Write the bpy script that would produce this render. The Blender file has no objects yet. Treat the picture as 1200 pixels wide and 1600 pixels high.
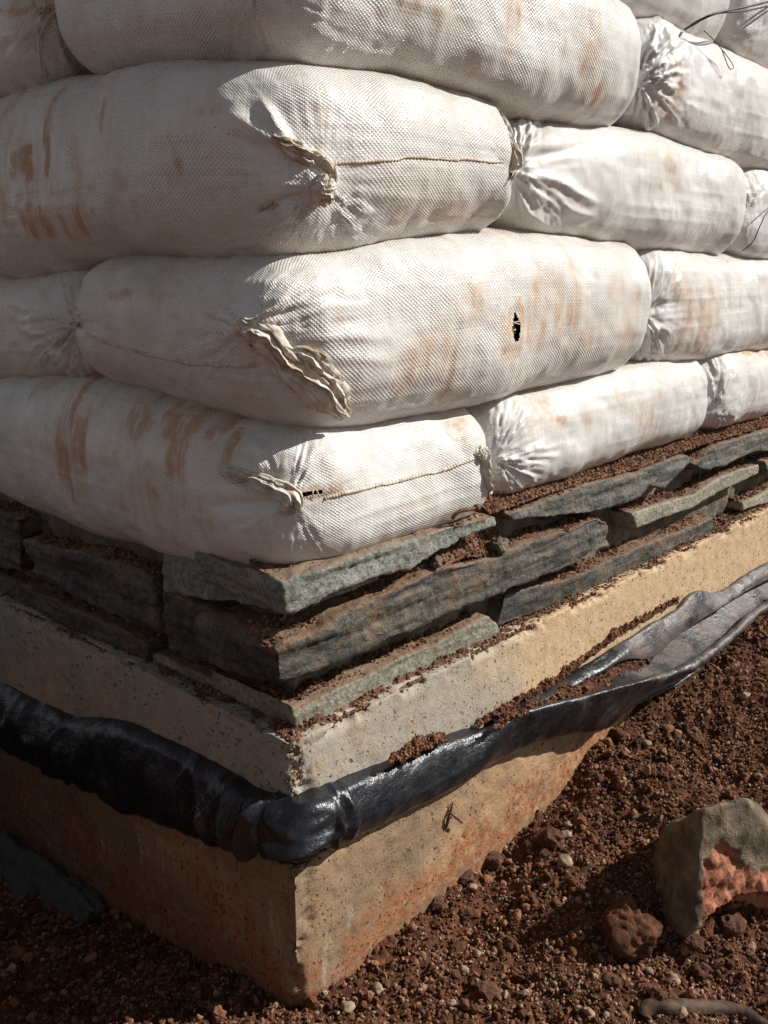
import bpy, bmesh, math, random
import numpy as np
from mathutils import Matrix, Vector
R_ = math.radians
SC = bpy.context.scene
COL = SC.collection
random.seed(7)

# ------------------------------------------------------------------ camera
FPX, PCX, PCY = 1454.0, 600.0, 800.0              # focal length in photo pixels (1200 x 1600)
PITCH, AZ = R_(14.6), R_(42.3)
Fh = np.array([math.cos(AZ), math.sin(AZ), 0.0])
RT = np.array([math.sin(AZ), -math.cos(AZ), 0.0])
FW = Fh*math.cos(PITCH) - np.array([0, 0, math.sin(PITCH)])
UP = Fh*math.sin(PITCH) + np.array([0, 0, math.cos(PITCH)])
CAM = np.array([-0.665, -0.755, 0.926])
cam_data = bpy.data.cameras.new('camera')
cam = bpy.data.objects.new('camera', cam_data); COL.objects.link(cam)
M3 = Matrix(((RT[0], UP[0], -FW[0]), (RT[1], UP[1], -FW[1]), (RT[2], UP[2], -FW[2])))
cam.matrix_world = Matrix.Translation(Vector(CAM)) @ M3.to_4x4()
cam_data.sensor_fit = 'VERTICAL'; cam_data.sensor_height = 36; cam_data.lens = FPX/1600*36
cam_data.clip_start = 0.02; cam_data.clip_end = 3000
SC.camera = cam

# ------------------------------------------------------------------ sky, sun, exposure
SUN_EL, SUN_AZ = R_(37), R_(132)                   # azimuth clockwise from +Y
world = bpy.data.worlds.new('World'); SC.world = world; world.use_nodes = True
nt = world.node_tree; bg = nt.nodes['Background']
sky = nt.nodes.new('ShaderNodeTexSky'); sky.sky_type = 'NISHITA'; sky.sun_disc = False
sky.sun_elevation = SUN_EL; sky.sun_rotation = SUN_AZ; sky.dust_density = 0.3; sky.air_density = 0.8
hs = nt.nodes.new('ShaderNodeHueSaturation'); hs.inputs['Saturation'].default_value = 0.35
nt.links.new(sky.outputs[0], hs.inputs['Color']); nt.links.new(hs.outputs[0], bg.inputs['Color'])
bg.inputs['Strength'].default_value = 0.058
sl = bpy.data.lights.new('sun', 'SUN'); sl.energy = 5.0; sl.angle = R_(0.5); sl.color = (1.0, 0.97, 0.92)
so = bpy.data.objects.new('sun', sl); COL.objects.link(so)
to_sun = Vector((math.sin(SUN_AZ)*math.cos(SUN_EL), math.cos(SUN_AZ)*math.cos(SUN_EL), math.sin(SUN_EL)))
so.rotation_euler = to_sun.to_track_quat('Z', 'Y').to_euler(); so.location = to_sun*20
SC.view_settings.view_transform = 'Standard'; SC.view_settings.look = 'None'
SC.view_settings.exposure = 0.2; SC.view_settings.gamma = 1.0

# ------------------------------------------------------------------ measuring helpers
def ray(px, py): return FW + RT*(px-PCX)/FPX - UP*(py-PCY)/FPX
def on_y(px, py, y=0.0):
    r = ray(px, py); return CAM + r*((y-CAM[1])/r[1])
def on_x(px, py, x=0.0):
    r = ray(px, py); return CAM + r*((x-CAM[0])/r[0])
def on_z(px, py, z=0.0):
    r = ray(px, py); return CAM + r*((z-CAM[2])/r[2])
def project(P):
    d = P - CAM; k = d @ FW
    return PCX + FPX*(d @ RT)/k, PCY - FPX*(d @ UP)/k, k

# ------------------------------------------------------------------ noise
def _h(ix, iy, iz, seed):
    n = (ix.astype(np.int64)*374761393 + iy.astype(np.int64)*668265263 + iz.astype(np.int64)*2147483647 + seed*974711) & 0xFFFFFFFF
    n = ((n ^ (n >> 13))*1274126177) & 0xFFFFFFFF
    n = ((n ^ (n >> 16))*2246822519) & 0xFFFFFFFF
    n = n ^ (n >> 15)
    return (n & 0xFFFFFF)/float(0xFFFFFF)*2-1
def vnoise(P, freq, seed=0):
    P = np.asarray(P, float)*np.asarray(freq, float)
    i = np.floor(P); f = P-i; i = i.astype(np.int64)
    w = f*f*f*(f*(f*6-15)+10)
    out = 0
    for dx in (0, 1):
        wx = w[:, 0] if dx else 1-w[:, 0]
        for dy in (0, 1):
            wy = w[:, 1] if dy else 1-w[:, 1]
            for dz in (0, 1):
                wz = w[:, 2] if dz else 1-w[:, 2]
                out = out + wx*wy*wz*_h(i[:, 0]+dx, i[:, 1]+dy, i[:, 2]+dz, seed)
    return out
def fbm(P, freq, octs=3, seed=0, gain=0.5):
    s = 0; a = 1; f = np.asarray(freq, float)
    for k in range(octs):
        s = s + a*vnoise(P, f, seed+k*17); a *= gain; f = f*2.03
    return s
def sstep(a, b, x):
    t = np.clip((x-a)/(b-a), 0, 1); return t*t*(3-2*t)

# ------------------------------------------------------------------ mesh helpers
def mesh_np(name, V, Fq, mat, uv=None, attrs=None, smooth=True):
    V = np.asarray(V, np.float32); Fq = np.asarray(Fq, np.int32)
    me = bpy.data.meshes.new(name)
    nf, k = Fq.shape
    me.vertices.add(len(V)); me.vertices.foreach_set('co', V.ravel())
    me.loops.add(nf*k); me.loops.foreach_set('vertex_index', Fq.ravel())
    me.polygons.add(nf)
    me.polygons.foreach_set('loop_start', np.arange(0, nf*k, k, dtype=np.int32))
    me.polygons.foreach_set('loop_total', np.full(nf, k, np.int32))
    me.polygons.foreach_set('use_smooth', np.full(nf, smooth, bool))
    if uv is not None:
        l = me.uv_layers.new(name='uv'); l.data.foreach_set('uv', np.asarray(uv, np.float32).ravel())
    for an, av in (attrs or {}).items():
        a = me.attributes.new(an, 'FLOAT', 'POINT'); a.data.foreach_set('value', np.asarray(av, np.float32))
    me.materials.append(mat); me.update(calc_edges=True); me.validate()
    return me
def link(name, me, parent=None):
    o = bpy.data.objects.new(name, me); COL.objects.link(o)
    if parent is not None:
        o.parent = parent
        o.matrix_parent_inverse = Matrix.Translation(parent.location).inverted()
    return o
def tag(o, label, cat, group=None, kind=None):
    o['label'] = label; o['category'] = cat
    if group: o['group'] = group
    if kind: o['kind'] = kind
    return o
def structure(o, kind='structure'):
    o['kind'] = kind; return o
def empty(name, loc):
    o = bpy.data.objects.new(name, None); o.location = loc; o.empty_display_size = 0.05
    COL.objects.link(o); return o
def vnormals(V, F):
    k = F.shape[1]
    n = np.cross(V[F[:, 2]]-V[F[:, 0]], V[F[:, 3 if k == 4 else 1]]-V[F[:, 1 if k == 4 else 0]])
    if k == 3: n = np.cross(V[F[:, 1]]-V[F[:, 0]], V[F[:, 2]]-V[F[:, 0]])
    N = np.zeros_like(V)
    for j in range(k):
        for c in range(3):
            N[:, c] += np.bincount(F[:, j], n[:, c], len(V))
    return N/(np.linalg.norm(N, axis=1, keepdims=True)+1e-12)
def grid_faces(nu, nv):
    i = np.arange(nu-1)[:, None]*nv + np.arange(nv-1)[None, :]
    return np.stack([i, i+nv, i+nv+1, i+1], -1).reshape(-1, 4)
def remesh(bm, voxel):
    me = bpy.data.meshes.new('tmp'); bm.to_mesh(me); bm.free()
    o = bpy.data.objects.new('tmp', me); COL.objects.link(o)
    m = o.modifiers.new('r', 'REMESH'); m.mode = 'VOXEL'; m.voxel_size = voxel
    dg = bpy.context.evaluated_depsgraph_get()
    ev = o.evaluated_get(dg); m2 = bpy.data.meshes.new_from_object(ev)
    nv = len(m2.vertices); V = np.empty(nv*3, np.float32); m2.vertices.foreach_get('co', V)
    nl = len(m2.loops); L = np.empty(nl, np.int32); m2.loops.foreach_get('vertex_index', L)
    bpy.data.objects.remove(o); bpy.data.meshes.remove(me); bpy.data.meshes.remove(m2)
    return V.reshape(-1, 3).astype(float), L.reshape(-1, 4)
def smooth_v(V, F, it=1):
    for _ in range(it):
        S = np.zeros_like(V); c = np.zeros(len(V))
        for a, b in ((0, 1), (1, 2), (2, 3), (3, 0)):
            for d in range(3):
                S[:, d] += np.bincount(F[:, a], V[F[:, b], d], len(V)) + np.bincount(F[:, b], V[F[:, a], d], len(V))
            c += np.bincount(F[:, a], minlength=len(V)) + np.bincount(F[:, b], minlength=len(V))
        V = 0.5*V + 0.5*S/np.maximum(c, 1)[:, None]
    return V
def catmull(P, n):
    P = np.asarray(P, float); m = len(P)
    t = np.linspace(0, m-1, n); i = np.clip(np.floor(t).astype(int), 0, m-2); f = (t-i)
    sh = (n,)+(1,)*(P.ndim-1); f = f.reshape(sh)
    p0 = P[np.maximum(i-1, 0)]; p1 = P[i]; p2 = P[i+1]; p3 = P[np.minimum(i+2, m-1)]
    return 0.5*((2*p1)+(-p0+p2)*f+(2*p0-5*p1+4*p2-p3)*f**2+(-p0+3*p1-3*p2+p3)*f**3)
def tube(path, rad, n=60, seg=14, flat=1.0, pleat=0.0, seed=0, nrm=None, caps=True):
    """swept tube; rad list along path; optional flattening along nrm and lengthwise pleats"""
    C = catmull(path, n); r = catmull(np.asarray(rad, float)[:, None], n)[:, 0]
    T = np.gradient(C, axis=0); T /= np.linalg.norm(T, axis=1, keepdims=True)+1e-12
    up = np.array(nrm if nrm is not None else (0.3, -0.5, 0.8), float)
    A = np.cross(T, up); A /= np.linalg.norm(A, axis=1, keepdims=True)+1e-12
    B = np.cross(A, T)
    th = np.linspace(0, 2*math.pi, seg, endpoint=False)
    V = np.zeros((n, seg, 3))
    for j, a in enumerate(th):
        V[:, j] = C + A*(r*math.cos(a))[:, None] + B*(r*flat*math.sin(a))[:, None]
    V = V.reshape(-1, 3)
    if pleat:
        ctr = np.repeat(C, seg, 0); d = V-ctr
        ang = np.tile(th, n); tt = np.repeat(np.linspace(0, 1, n), seg)
        ang = ang + tt*2.2
        Q = np.stack([np.cos(ang)*1.6, np.sin(ang)*1.6, tt*2.2], 1)
        s = 1 + pleat*1.1*(1-2.4*np.abs(vnoise(Q, 2.0, seed))) + pleat*.22*(1-2*np.abs(vnoise(Q*[1, 1, .7], 3.6, seed+7))) + pleat*.8*vnoise(Q*[.6, .6, 3], 2.0, seed+3)
        V = ctr + d*s[:, None]
    i = np.arange(n-1)[:, None]*seg; j = np.arange(seg)[None, :]
    F = np.stack([i+j, i+(j+1) % seg, i+seg+(j+1) % seg, i+seg+j], -1).reshape(-1, 4)
    if caps:
        base = len(V); V = np.vstack([V, C[:1]-T[:1]*r[0]*.3, C[-1:]+T[-1:]*r[-1]*.3])
        jj = np.arange(seg)
        F = np.vstack([F, np.stack([np.full(seg, base), (jj+1) % seg, jj, jj], 1)[:, [0, 1, 2, 2]] if False else
                       np.stack([jj, np.full(seg, base), np.full(seg, base), (jj+1) % seg], 1)]) if False else F
        # fan caps as degenerate-free quads: collapse pairs
        q = []
        for k in range(0, seg, 2):
            q.append([base, (k+2) % seg, (k+1) % seg, k])
            o = (n-1)*seg
            q.append([base+1, o+k, o+(k+1) % seg, o+(k+2) % seg])
        F = np.vstack([F, q])
    return V, F

# ------------------------------------------------------------------ materials
class NB:
    def __init__(s, name):
        s.m = bpy.data.materials.new(name); s.m.use_nodes = True
        s.t = s.m.node_tree; s.p = s.t.nodes['Principled BSDF']; s.out = s.t.nodes['Material Output']
    def n(s, typ, **kw):
        x = s.t.nodes.new(typ)
        for k, v in kw.items(): setattr(x, k, v)
        return x
    def l(s, a, b): s.t.links.new(a, b)
    def val(s, sock, v):
        if hasattr(v, 'is_output') or isinstance(v, bpy.types.NodeSocket): s.l(v, sock)
        else: sock.default_value = v
    def math(s, op, a, b=0.0, c=None, clamp=False):
        x = s.n('ShaderNodeMath', operation=op); x.use_clamp = clamp
        s.val(x.inputs[0], a); s.val(x.inputs[1], b)
        if c is not None: s.val(x.inputs[2], c)
        return x.outputs[0]
    def coords(s, kind='Object', scale=(1, 1, 1)):
        c = s.n('ShaderNodeTexCoord'); mp = s.n('ShaderNodeMapping'); mp.inputs['Scale'].default_value = scale
        s.l(c.outputs[kind], mp.inputs['Vector']); return mp.outputs[0]
    def noise(s, vec, scale, detail=4, rough=0.55, dist=0.0):
        x = s.n('ShaderNodeTexNoise'); s.l(vec, x.inputs['Vector'])
        x.inputs['Scale'].default_value = scale; x.inputs['Detail'].default_value = detail
        x.inputs['Roughness'].default_value = rough; x.inputs['Distortion'].default_value = dist
        return x.outputs['Fac']
    def voro(s, vec, scale, feature='F1', out='Distance', rnd=1.0):
        x = s.n('ShaderNodeTexVoronoi', feature=feature); s.l(vec, x.inputs['Vector'])
        x.inputs['Scale'].default_value = scale; x.inputs['Randomness'].default_value = rnd
        return x.outputs[out]
    def ramp(s, fac, stops):
        x = s.n('ShaderNodeValToRGB'); s.l(fac, x.inputs['Fac'])
        e = x.color_ramp.elements
        while len(e) < len(stops): e.new(0.5)
        for el, (p, c) in zip(e, stops):
            el.position = p; el.color = (c[0], c[1], c[2], 1) if not isinstance(c, (int, float)) else (c, c, c, 1)
        return x.outputs['Color']
    def mix(s, fac, a, b, mode='MIX'):
        x = s.n('ShaderNodeMix', data_type='RGBA', blend_type=mode)
        s.val(x.inputs[0], fac)
        s.val(x.inputs[6], a if not isinstance(a, tuple) else (*a, 1)); s.val(x.inputs[7], b if not isinstance(b, tuple) else (*b, 1))
        return x.outputs[2]
    def attr(s, name):
        x = s.n('ShaderNodeAttribute'); x.attribute_name = name; return x.outputs['Fac']
    def mapr(s, v, a, b, c=0.0, d=1.0, smooth=True):
        x = s.n('ShaderNodeMapRange'); x.interpolation_type = 'SMOOTHSTEP' if smooth else 'LINEAR'
        s.val(x.inputs[0], v)
        for k, q in zip((1, 2, 3, 4), (a, b, c, d)): x.inputs[k].default_value = q
        return x.outputs[0]
    def bump(s, h, dist, strength=1.0, prev=None):
        x = s.n('ShaderNodeBump'); s.l(h, x.inputs['Height'])
        x.inputs['Distance'].default_value = dist; x.inputs['Strength'].default_value = strength
        if prev is not None: s.l(prev, x.inputs['Normal'])
        return x.outputs[0]
    def fin(s, col, rough, nrm=None, spec=0.5):
        s.val(s.p.inputs['Base Color'], col if not isinstance(col, tuple) else (*col, 1))
        s.val(s.p.inputs['Roughness'], rough); s.p.inputs['Specular IOR Level'].default_value = spec
        if nrm is not None: s.l(nrm, s.p.inputs['Normal'])
        return s.m

def mat_bag(name, base, tint=0.0, weave=1.0):
    b = NB(name); uv = b.coords('UV'); ob = b.coords('Object')
    sep = b.n('ShaderNodeSeparateXYZ'); b.l(uv, sep.inputs[0])
    wob = b.math('MULTIPLY', b.noise(uv, 9, 3), 0.010)
    w = math.pi/0.0032; w2 = math.pi/0.0026
    su = b.math('SINE', b.math('MULTIPLY', b.math('ADD', sep.outputs[0], wob), w))
    sv = b.math('SINE', b.math('MULTIPLY', b.math('ADD', sep.outputs[1], wob), w2))
    prod = b.math('MULTIPLY', su, sv)
    # squarer tapes than a pure sine checker, height uneven from tape to tape
    sq = b.math('ADD', b.math('POWER', b.math('MAXIMUM', prod, 0.0), 0.7), b.math('MULTIPLY', b.math('MINIMUM', prod, 0.0), 0.3))
    h = b.math('MULTIPLY', sq, b.mapr(b.noise(ob, 11, 4), 0.32, 0.62, 0.22, 1.0))
    st_u = b.noise(b.coords('UV', (4, 330, 1)), 1.0, 2); st_v = b.noise(b.coords('UV', (330, 5, 1)), 1.0, 2)
    streak = b.math('ADD', st_u, st_v)
    n1 = b.bump(h, 0.00066*weave, 1.0)
    n2 = b.bump(streak, 0.0006, 0.7, n1)
    n3 = b.bump(b.noise(ob, 42, 5, .6), 0.0022, 0.8, n2)
    c = b.mix(b.mapr(b.noise(ob, 5, 4), .35, .7), base, tuple(x*y for x, y in zip(base, (.94, .925, .90))))
    c = b.mix(b.mapr(streak, .8, 1.25, 0, .35), c, tuple(x*y for x, y in zip(base, (.84, .82, .79))))
    # thin brown smears all over
    sm = b.noise(b.coords('UV', (26, 9, 1)), 1.0, 6, .68)
    c = b.mix(b.mapr(sm, .50, .78, 0, .55), c, (.55, .39, .22))
    # broad pink-brown soil film, heavier at the creases ("edge")
    ed = b.math('MULTIPLY', b.attr('edge'), b.mapr(b.noise(ob, 22, 5, .65), .36, .62))
    c = b.mix(b.math('MULTIPLY', ed, .75), c, (.38, .215, .115))
    # the orange-brown daubs: outline from the attribute, broken up along the tapes
    stn = b.math('ADD', b.math('MULTIPLY', b.noise(b.coords('UV', (210, 46, 1)), 1.0, 5, .72), .7), b.math('MULTIPLY', b.noise(b.coords('UV', (44, 15, 1)), 1.0, 6, .7), .6))
    f = b.mapr(b.math('ADD', stn, b.math('MULTIPLY', b.attr('stain'), .50)), .84, 1.14)
    c = b.mix(b.math('MULTIPLY', b.mapr(b.attr('stain'), .03, .40), b.mapr(b.noise(b.coords('UV', (60, 16, 1)), 1.0, 6, .7), .30, .66, 0, .48)), c, (.56, .35, .17))
    c = b.mix(b.math('MULTIPLY', f, .66), c, (.40, .165, .035))
    sp = b.voro(uv, 55); c = b.mix(b.mapr(sp, .05, .075, .7, 0), c, (.12, .08, .06))
    r = b.math('ADD', b.mapr(streak, .8, 1.3, .24, .38), b.math('MULTIPLY', f, .25))
    return b.fin(c, r, n3, .5)
def mat_cloth(name, base):
    b = NB(name); ob = b.coords('Object')
    n = b.noise(ob, 55, 5, .6); k = b.noise(b.coords('UV', (60, 900, 1)), 1.0, 3)
    c = b.mix(b.mapr(n, .4, .7), base, tuple(x*y for x, y in zip(base, (.62, .50, .38))))
    c = b.mix(b.mapr(b.noise(ob, 130, 4, .7), .62, .75, 0, .6), c, (.33, .17, .07))
    return b.fin(c, .6, b.bump(k, .0009, .9, b.bump(n, .0016, .7)), .35)
def mat_slate(name, base, pale, rust=.5, dust=.6):
    b = NB(name); ob = b.coords('Object')
    big = b.noise(ob, 11, 6, .62, .4); fine = b.noise(ob, 150, 5, .7); lay = b.noise(b.coords('Object', (1, 1, 3.2)), 30, 7, .72, .8)
    c = b.mix(b.mapr(big, .38, .68), base, pale)
    c = b.mix(b.mapr(fine, .47, .60, 0, .7), c, tuple(x*.36 for x in base))
    c = b.mix(b.mapr(b.noise(ob, 190, 5, .75), .57, .66, 0, .5), c, tuple(min(1, x*1.35) for x in pale))
    ru = b.math('MULTIPLY', b.math('MULTIPLY', b.mapr(b.noise(ob, 17, 6, .7, .6), .50, .64), b.mapr(b.noise(ob, 120, 4, .7), .44, .60)), rust)
    c = b.mix(ru, c, (.22, .095, .04))
    c = b.mix(b.mapr(b.noise(b.coords('Object', (9, 9, 26)), 1.0, 6, .7, .4), .48, .70, 0, .5), c, (.24, .165, .105))
    geo = b.n('ShaderNodeNewGeometry'); sp = b.n('ShaderNodeSeparateXYZ'); b.l(geo.outputs['True Normal'], sp.inputs[0])
    du = b.math('MULTIPLY', b.mapr(b.math('ADD', sp.outputs[2], b.math('MULTIPLY', b.math('SUBTRACT', b.noise(ob, 60, 5, .7), .5), .8)), .50, .88), dust)
    c = b.mix(du, c, (.27, .16, .095))
    nn = b.bump(lay, .008, .7); nn = b.bump(fine, .0042, 1.0, nn); nn = b.bump(b.voro(ob, 70), .003, .5, nn)
    return b.fin(c, b.mapr(big, .3, .7, .45, .7), nn, .45)
def mat_concrete(name, grey, warm, warm_bias=0.0, mud=0.0):
    b = NB(name); ob = b.coords('Object')
    big = b.noise(ob, 5.5, 5, .6); fine = b.noise(ob, 210, 4, .7); mid = b.noise(ob, 38, 6, .65)
    sx = b.n('ShaderNodeSeparateXYZ'); b.l(ob, sx.inputs[0])
    along = b.math('ADD', b.math('MULTIPLY', b.mapr(sx.outputs[0], .2, .75), .44), warm_bias)
    c = b.mix(b.mapr(b.math('ADD', big, along), .48, .82), grey, warm)
    c = b.mix(b.mapr(mid, .40, .68, 0, .42), c, tuple(x*y for x, y in zip(warm, (.66, .60, .52))))
    # lime-white run marks
    rn = b.noise(b.coords('Object', (34, 34, 7)), 1.0, 5, .65)
    c = b.mix(b.mapr(rn, .58, .74, 0, .45), c, (.60, .56, .47))
    if mud:
        zz = b.mapr(b.math('SUBTRACT', sx.outputs[2], b.math('MULTIPLY', b.mapr(sx.outputs[0], .25, .95, smooth=False), .125)), .0, .13, 1.0, .1)
        mk = b.mapr(b.math('ADD', b.noise(b.coords('Object', (1, 1, .75)), 9, 7, .7, .5), b.math('MULTIPLY', zz, .26)), .60, .74)
        mk = b.math('MULTIPLY', mk, b.mapr(b.noise(ob, 70, 6, .75), .36, .60))
        c = b.mix(b.math('MULTIPLY', mk, mud), c, (.30, .105, .042))
        c = b.mix(b.mapr(b.noise(b.coords('Object', (6, 6, 22)), 1.0, 6, .7), .5, .66, 0, .55), c, (.17, .12, .08))
    wv = b.n('ShaderNodeVectorMath', operation='ADD'); nz = b.n('ShaderNodeTexNoise'); b.l(ob, nz.inputs['Vector']); nz.inputs['Scale'].default_value = 130; nz.inputs['Detail'].default_value = 4
    sc_ = b.n('ShaderNodeVectorMath', operation='SCALE'); b.l(nz.outputs['Color'], sc_.inputs[0]); sc_.inputs['Scale'].default_value = .016
    b.l(ob, wv.inputs[0]); b.l(sc_.outputs[0], wv.inputs[1]); wob_ = wv.outputs[0]
    pm = b.math('MULTIPLY', b.mapr(b.voro(wob_, 85), .14, .24, 1, 0), b.mapr(b.noise(ob, 13, 5, .7), .46, .55))
    pm = b.math('MAXIMUM', pm, b.math('MULTIPLY', b.mapr(b.voro(wob_, 210), .16, .26, 1, 0), b.mapr(b.noise(ob, 21, 5, .7), .47, .57)))
    c = b.mix(b.math('MULTIPLY', pm, .75), c, (.07, .05, .035))
    c = b.mix(b.mapr(fine, .62, .80, 0, .35), c, (.16, .115, .08))
    h = b.math('SUBTRACT', b.math('MULTIPLY', mid, .6), b.math('MULTIPLY', pm, 1.2))
    nn = b.bump(h, .0042, 1.0); nn = b.bump(fine, .0013, 1.0, nn)
    return b.fin(c, .88, nn, .25)
def mat_soil(name, dark, light, tone=False, sc=1.0):
    b = NB(name); ob = b.coords('Object')
    n = b.noise(ob, 45*sc, 6, .65); f = b.noise(ob, 260*sc, 4, .7)
    c = b.mix(b.mapr(n, .35, .68), dark, light)
    c = b.mix(b.mapr(f, .5, .7, 0, .55), c, tuple(x*.45 for x in dark))
    if tone:
        c = b.mix(.28, b.ramp(b.attr('tone'), [(0, (.034, .015, .009)), (.36, dark), (.62, light), (.82, (.33, .185, .11)), (1.0, (.46, .32, .21))]), c)
        c = b.mix(b.mapr(b.attr('tone'), .93, .95), c, (.42, .32, .22))
    nn = b.bump(f, .003, 1.0, b.bump(n, .008, .8))
    return b.fin(c, .9, nn, .2)
def mat_plastic():
    b = NB('black_plastic'); ob = b.coords('Object')
    n = b.noise(ob, 30, 6, .65); f = b.noise(ob, 190, 4, .7); sc = b.noise(b.coords('Object', (30, 60, 160)), 1, 4, .6)
    c = b.mix(b.mapr(n, .45, .72, 0, .8), (.010, .012, .016), (.030, .031, .033))
    geo = b.n('ShaderNodeNewGeometry'); sp = b.n('ShaderNodeSeparateXYZ'); b.l(geo.outputs['True Normal'], sp.inputs[0])
    sx = b.n('ShaderNodeSeparateXYZ'); b.l(ob, sx.inputs[0])
    ds = b.math('ADD', b.noise(ob, 14, 6, .7), b.math('MULTIPLY', b.mapr(sx.outputs[0], .15, 1.1), .30))
    d = b.mapr(ds, .64, .90, 0, .62)
    c = b.mix(d, c, b.mix(b.mapr(n, .4, .6), (.17, .105, .07), (.13, .125, .12))); c = b.mix(b.mapr(f, .64, .74, 0, .4), c, (.22, .18, .14))
    r = b.math('ADD', b.mapr(f, .3, .7, .22, .42), b.math('MULTIPLY', d, .35))
    return b.fin(c, r, b.bump(sc, .002, .5, b.bump(n, .008, .5)), .6)
def mat_plain(name, col, rough=.6, metal=0.0, nscale=150, dark=.5):
    b = NB(name); ob = b.coords('Object'); n = b.noise(ob, nscale, 5, .65)
    b.p.inputs['Metallic'].default_value = metal
    return b.fin(b.mix(b.mapr(n, .35, .7), tuple(x*dark for x in col), col), rough, b.bump(n, .002, .7), .4)
def mat_rock(name):
    b = NB(name); ob = b.coords('Object'); n = b.noise(ob, 24, 6, .65); f = b.noise(ob, 170, 5, .7)
    c = b.mix(b.mapr(n, .38, .66), (.10, .074, .048), (.24, .185, .12))
    fr = b.mix(b.mapr(b.noise(ob, 38, 6, .7), .36, .62), (.20, .055, .028), (.56, .24, .135))
    c = b.mix(b.attr('fresh'), c, fr)
    c = b.mix(b.mapr(f, .58, .74, 0, .7), c, (.05, .035, .025))
    nn = b.bump(n, .010, .8); nn = b.bump(f, .003, 1.0, nn)
    return b.fin(c, .8, nn, .3)

M = dict(
    bag=mat_bag('woven_bag', (.70, .685, .65)),
    bag2=mat_bag('woven_bag_glossy', (.71, .70, .675), weave=.8),
    bag3=mat_bag('woven_bag_warm', (.69, .67, .63)),
    cloth=mat_cloth('twisted_cloth', (.66, .61, .54)),
    seam=mat_cloth('seam_thread', (.60, .52, .42)),
    slate_green=mat_slate('slate_green', (.22, .232, .195), (.40, .405, .34), .5, .7),
    slate_dark=mat_slate('slate_dark', (.040, .042, .035), (.145, .135, .105), 1.0, .75),
    slate_mid=mat_slate('slate_mid', (.085, .092, .078), (.20, .20, .165), .6, .75),
    slate_smooth=mat_slate('slate_smooth', (.30, .29, .215), (.44, .42, .32), .45, .8),
    plinth=mat_concrete('plinth_concrete', (.37, .335, .275), (.56, .40, .245)),
    found=mat_concrete('foundation_concrete', (.25, .175, .11), (.45, .285, .16), .06, 1.0),
    dark_conc=mat_concrete('old_concrete', (.10, .105, .10), (.13, .125, .11)),
    soil=mat_soil('red_soil', (.070, .027, .014), (.16, .068, .036)),
    grain=mat_soil('red_grains', (.14, .054, .028), (.34, .165, .092), True),
    ledge=mat_soil('ledge_soil', (.13, .062, .036), (.26, .145, .088)),
    ledgegrain=mat_soil('ledge_grains', (.15, .066, .037), (.33, .18, .105), True),
    mortar=mat_soil('grey_mortar', (.12, .095, .070), (.24, .195, .145), sc=.7),
    plastic=mat_plastic(),
    rock=mat_rock('broken_rock'),
    clod=mat_soil('red_clod', (.10, .042, .025), (.21, .105, .064), sc=1.5),
    pebble=mat_plain('pale_pebble', (.38, .27, .175), .7, 0, 90, .55),
    wire=mat_plain('black_wire', (.045, .043, .042), .45, .3),
    rust=mat_plain('rusty_iron', (.22, .10, .05), .8, .2),
    bark=mat_plain('brown_bark', (.12, .065, .035), .75, 0, 60, .3),
    hole=mat_soil('hole_soil', (.06, .026, .016), (.15, .07, .042), sc=1.5),
)

# ------------------------------------------------------------------ ground: one sheet out to the horizon
def ground_z(x, y, fine=True):
    x = np.asarray(x, float); y = np.asarray(y, float)
    P = np.stack([x, y, np.zeros_like(x)], -1).reshape(-1, 3)
    z = .20*sstep(.25, 1.5, x)*np.exp(-np.clip(-y, 0, None)/.55)          # bank against the long wall
    z = z - .035*sstep(-.1, -.5, y)*sstep(.1, .5, x)
    z = z - .17*np.clip(y, 0, 1.4)*sstep(.2, .05, x)                     # falls away along the shaded wall
    zz = z.reshape(-1)
    amp = np.exp(-np.clip(np.hypot(P[:, 0]-.4, P[:, 1])-2.2, 0, None)/2)
    zz = zz + .016*fbm(P, 7, 2, 5)*amp
    # unseen mound added beside the shaded wall, blocking low sky light from its foot
    zz = zz + .66*sstep(-.40, -.74, P[:, 0])*sstep(-.24, .12, P[:, 1])*sstep(-9, -4, P[:, 0])*(1+.15*vnoise(P, 6, 70))
    if fine:
        c = fbm(P, 38, 3, 11); zz = zz + (.0065*c + .004*np.abs(vnoise(P, 85, 31)) + .0022*vnoise(P, 190, 41))*amp
    return zz.reshape(x.shape)
def axis(lo, hi, step, far, g=1.13):
    a = list(np.arange(lo, hi+step/2, step)); s = step; v = a[-1]
    up = []
    while v < far: s = min(s*g, 12); v += s; up.append(v)
    s = step; v = lo; dn = []
    while v > -far: s = min(s*g, 12); v -= s; dn.append(v)
    return np.array(dn[::-1]+a+up)
gx = axis(-.45, 1.75, .0042, 220); gy = axis(-.62, .75, .0042, 220)
X, Y = np.meshgrid(gx, gy, indexing='ij')
Z = ground_z(X, Y)
me = mesh_np('ground', np.stack([X, Y, Z], -1).reshape(-1, 3), grid_faces(len(gx), len(gy)), M['soil'])
structure(link('ground', me))

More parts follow.
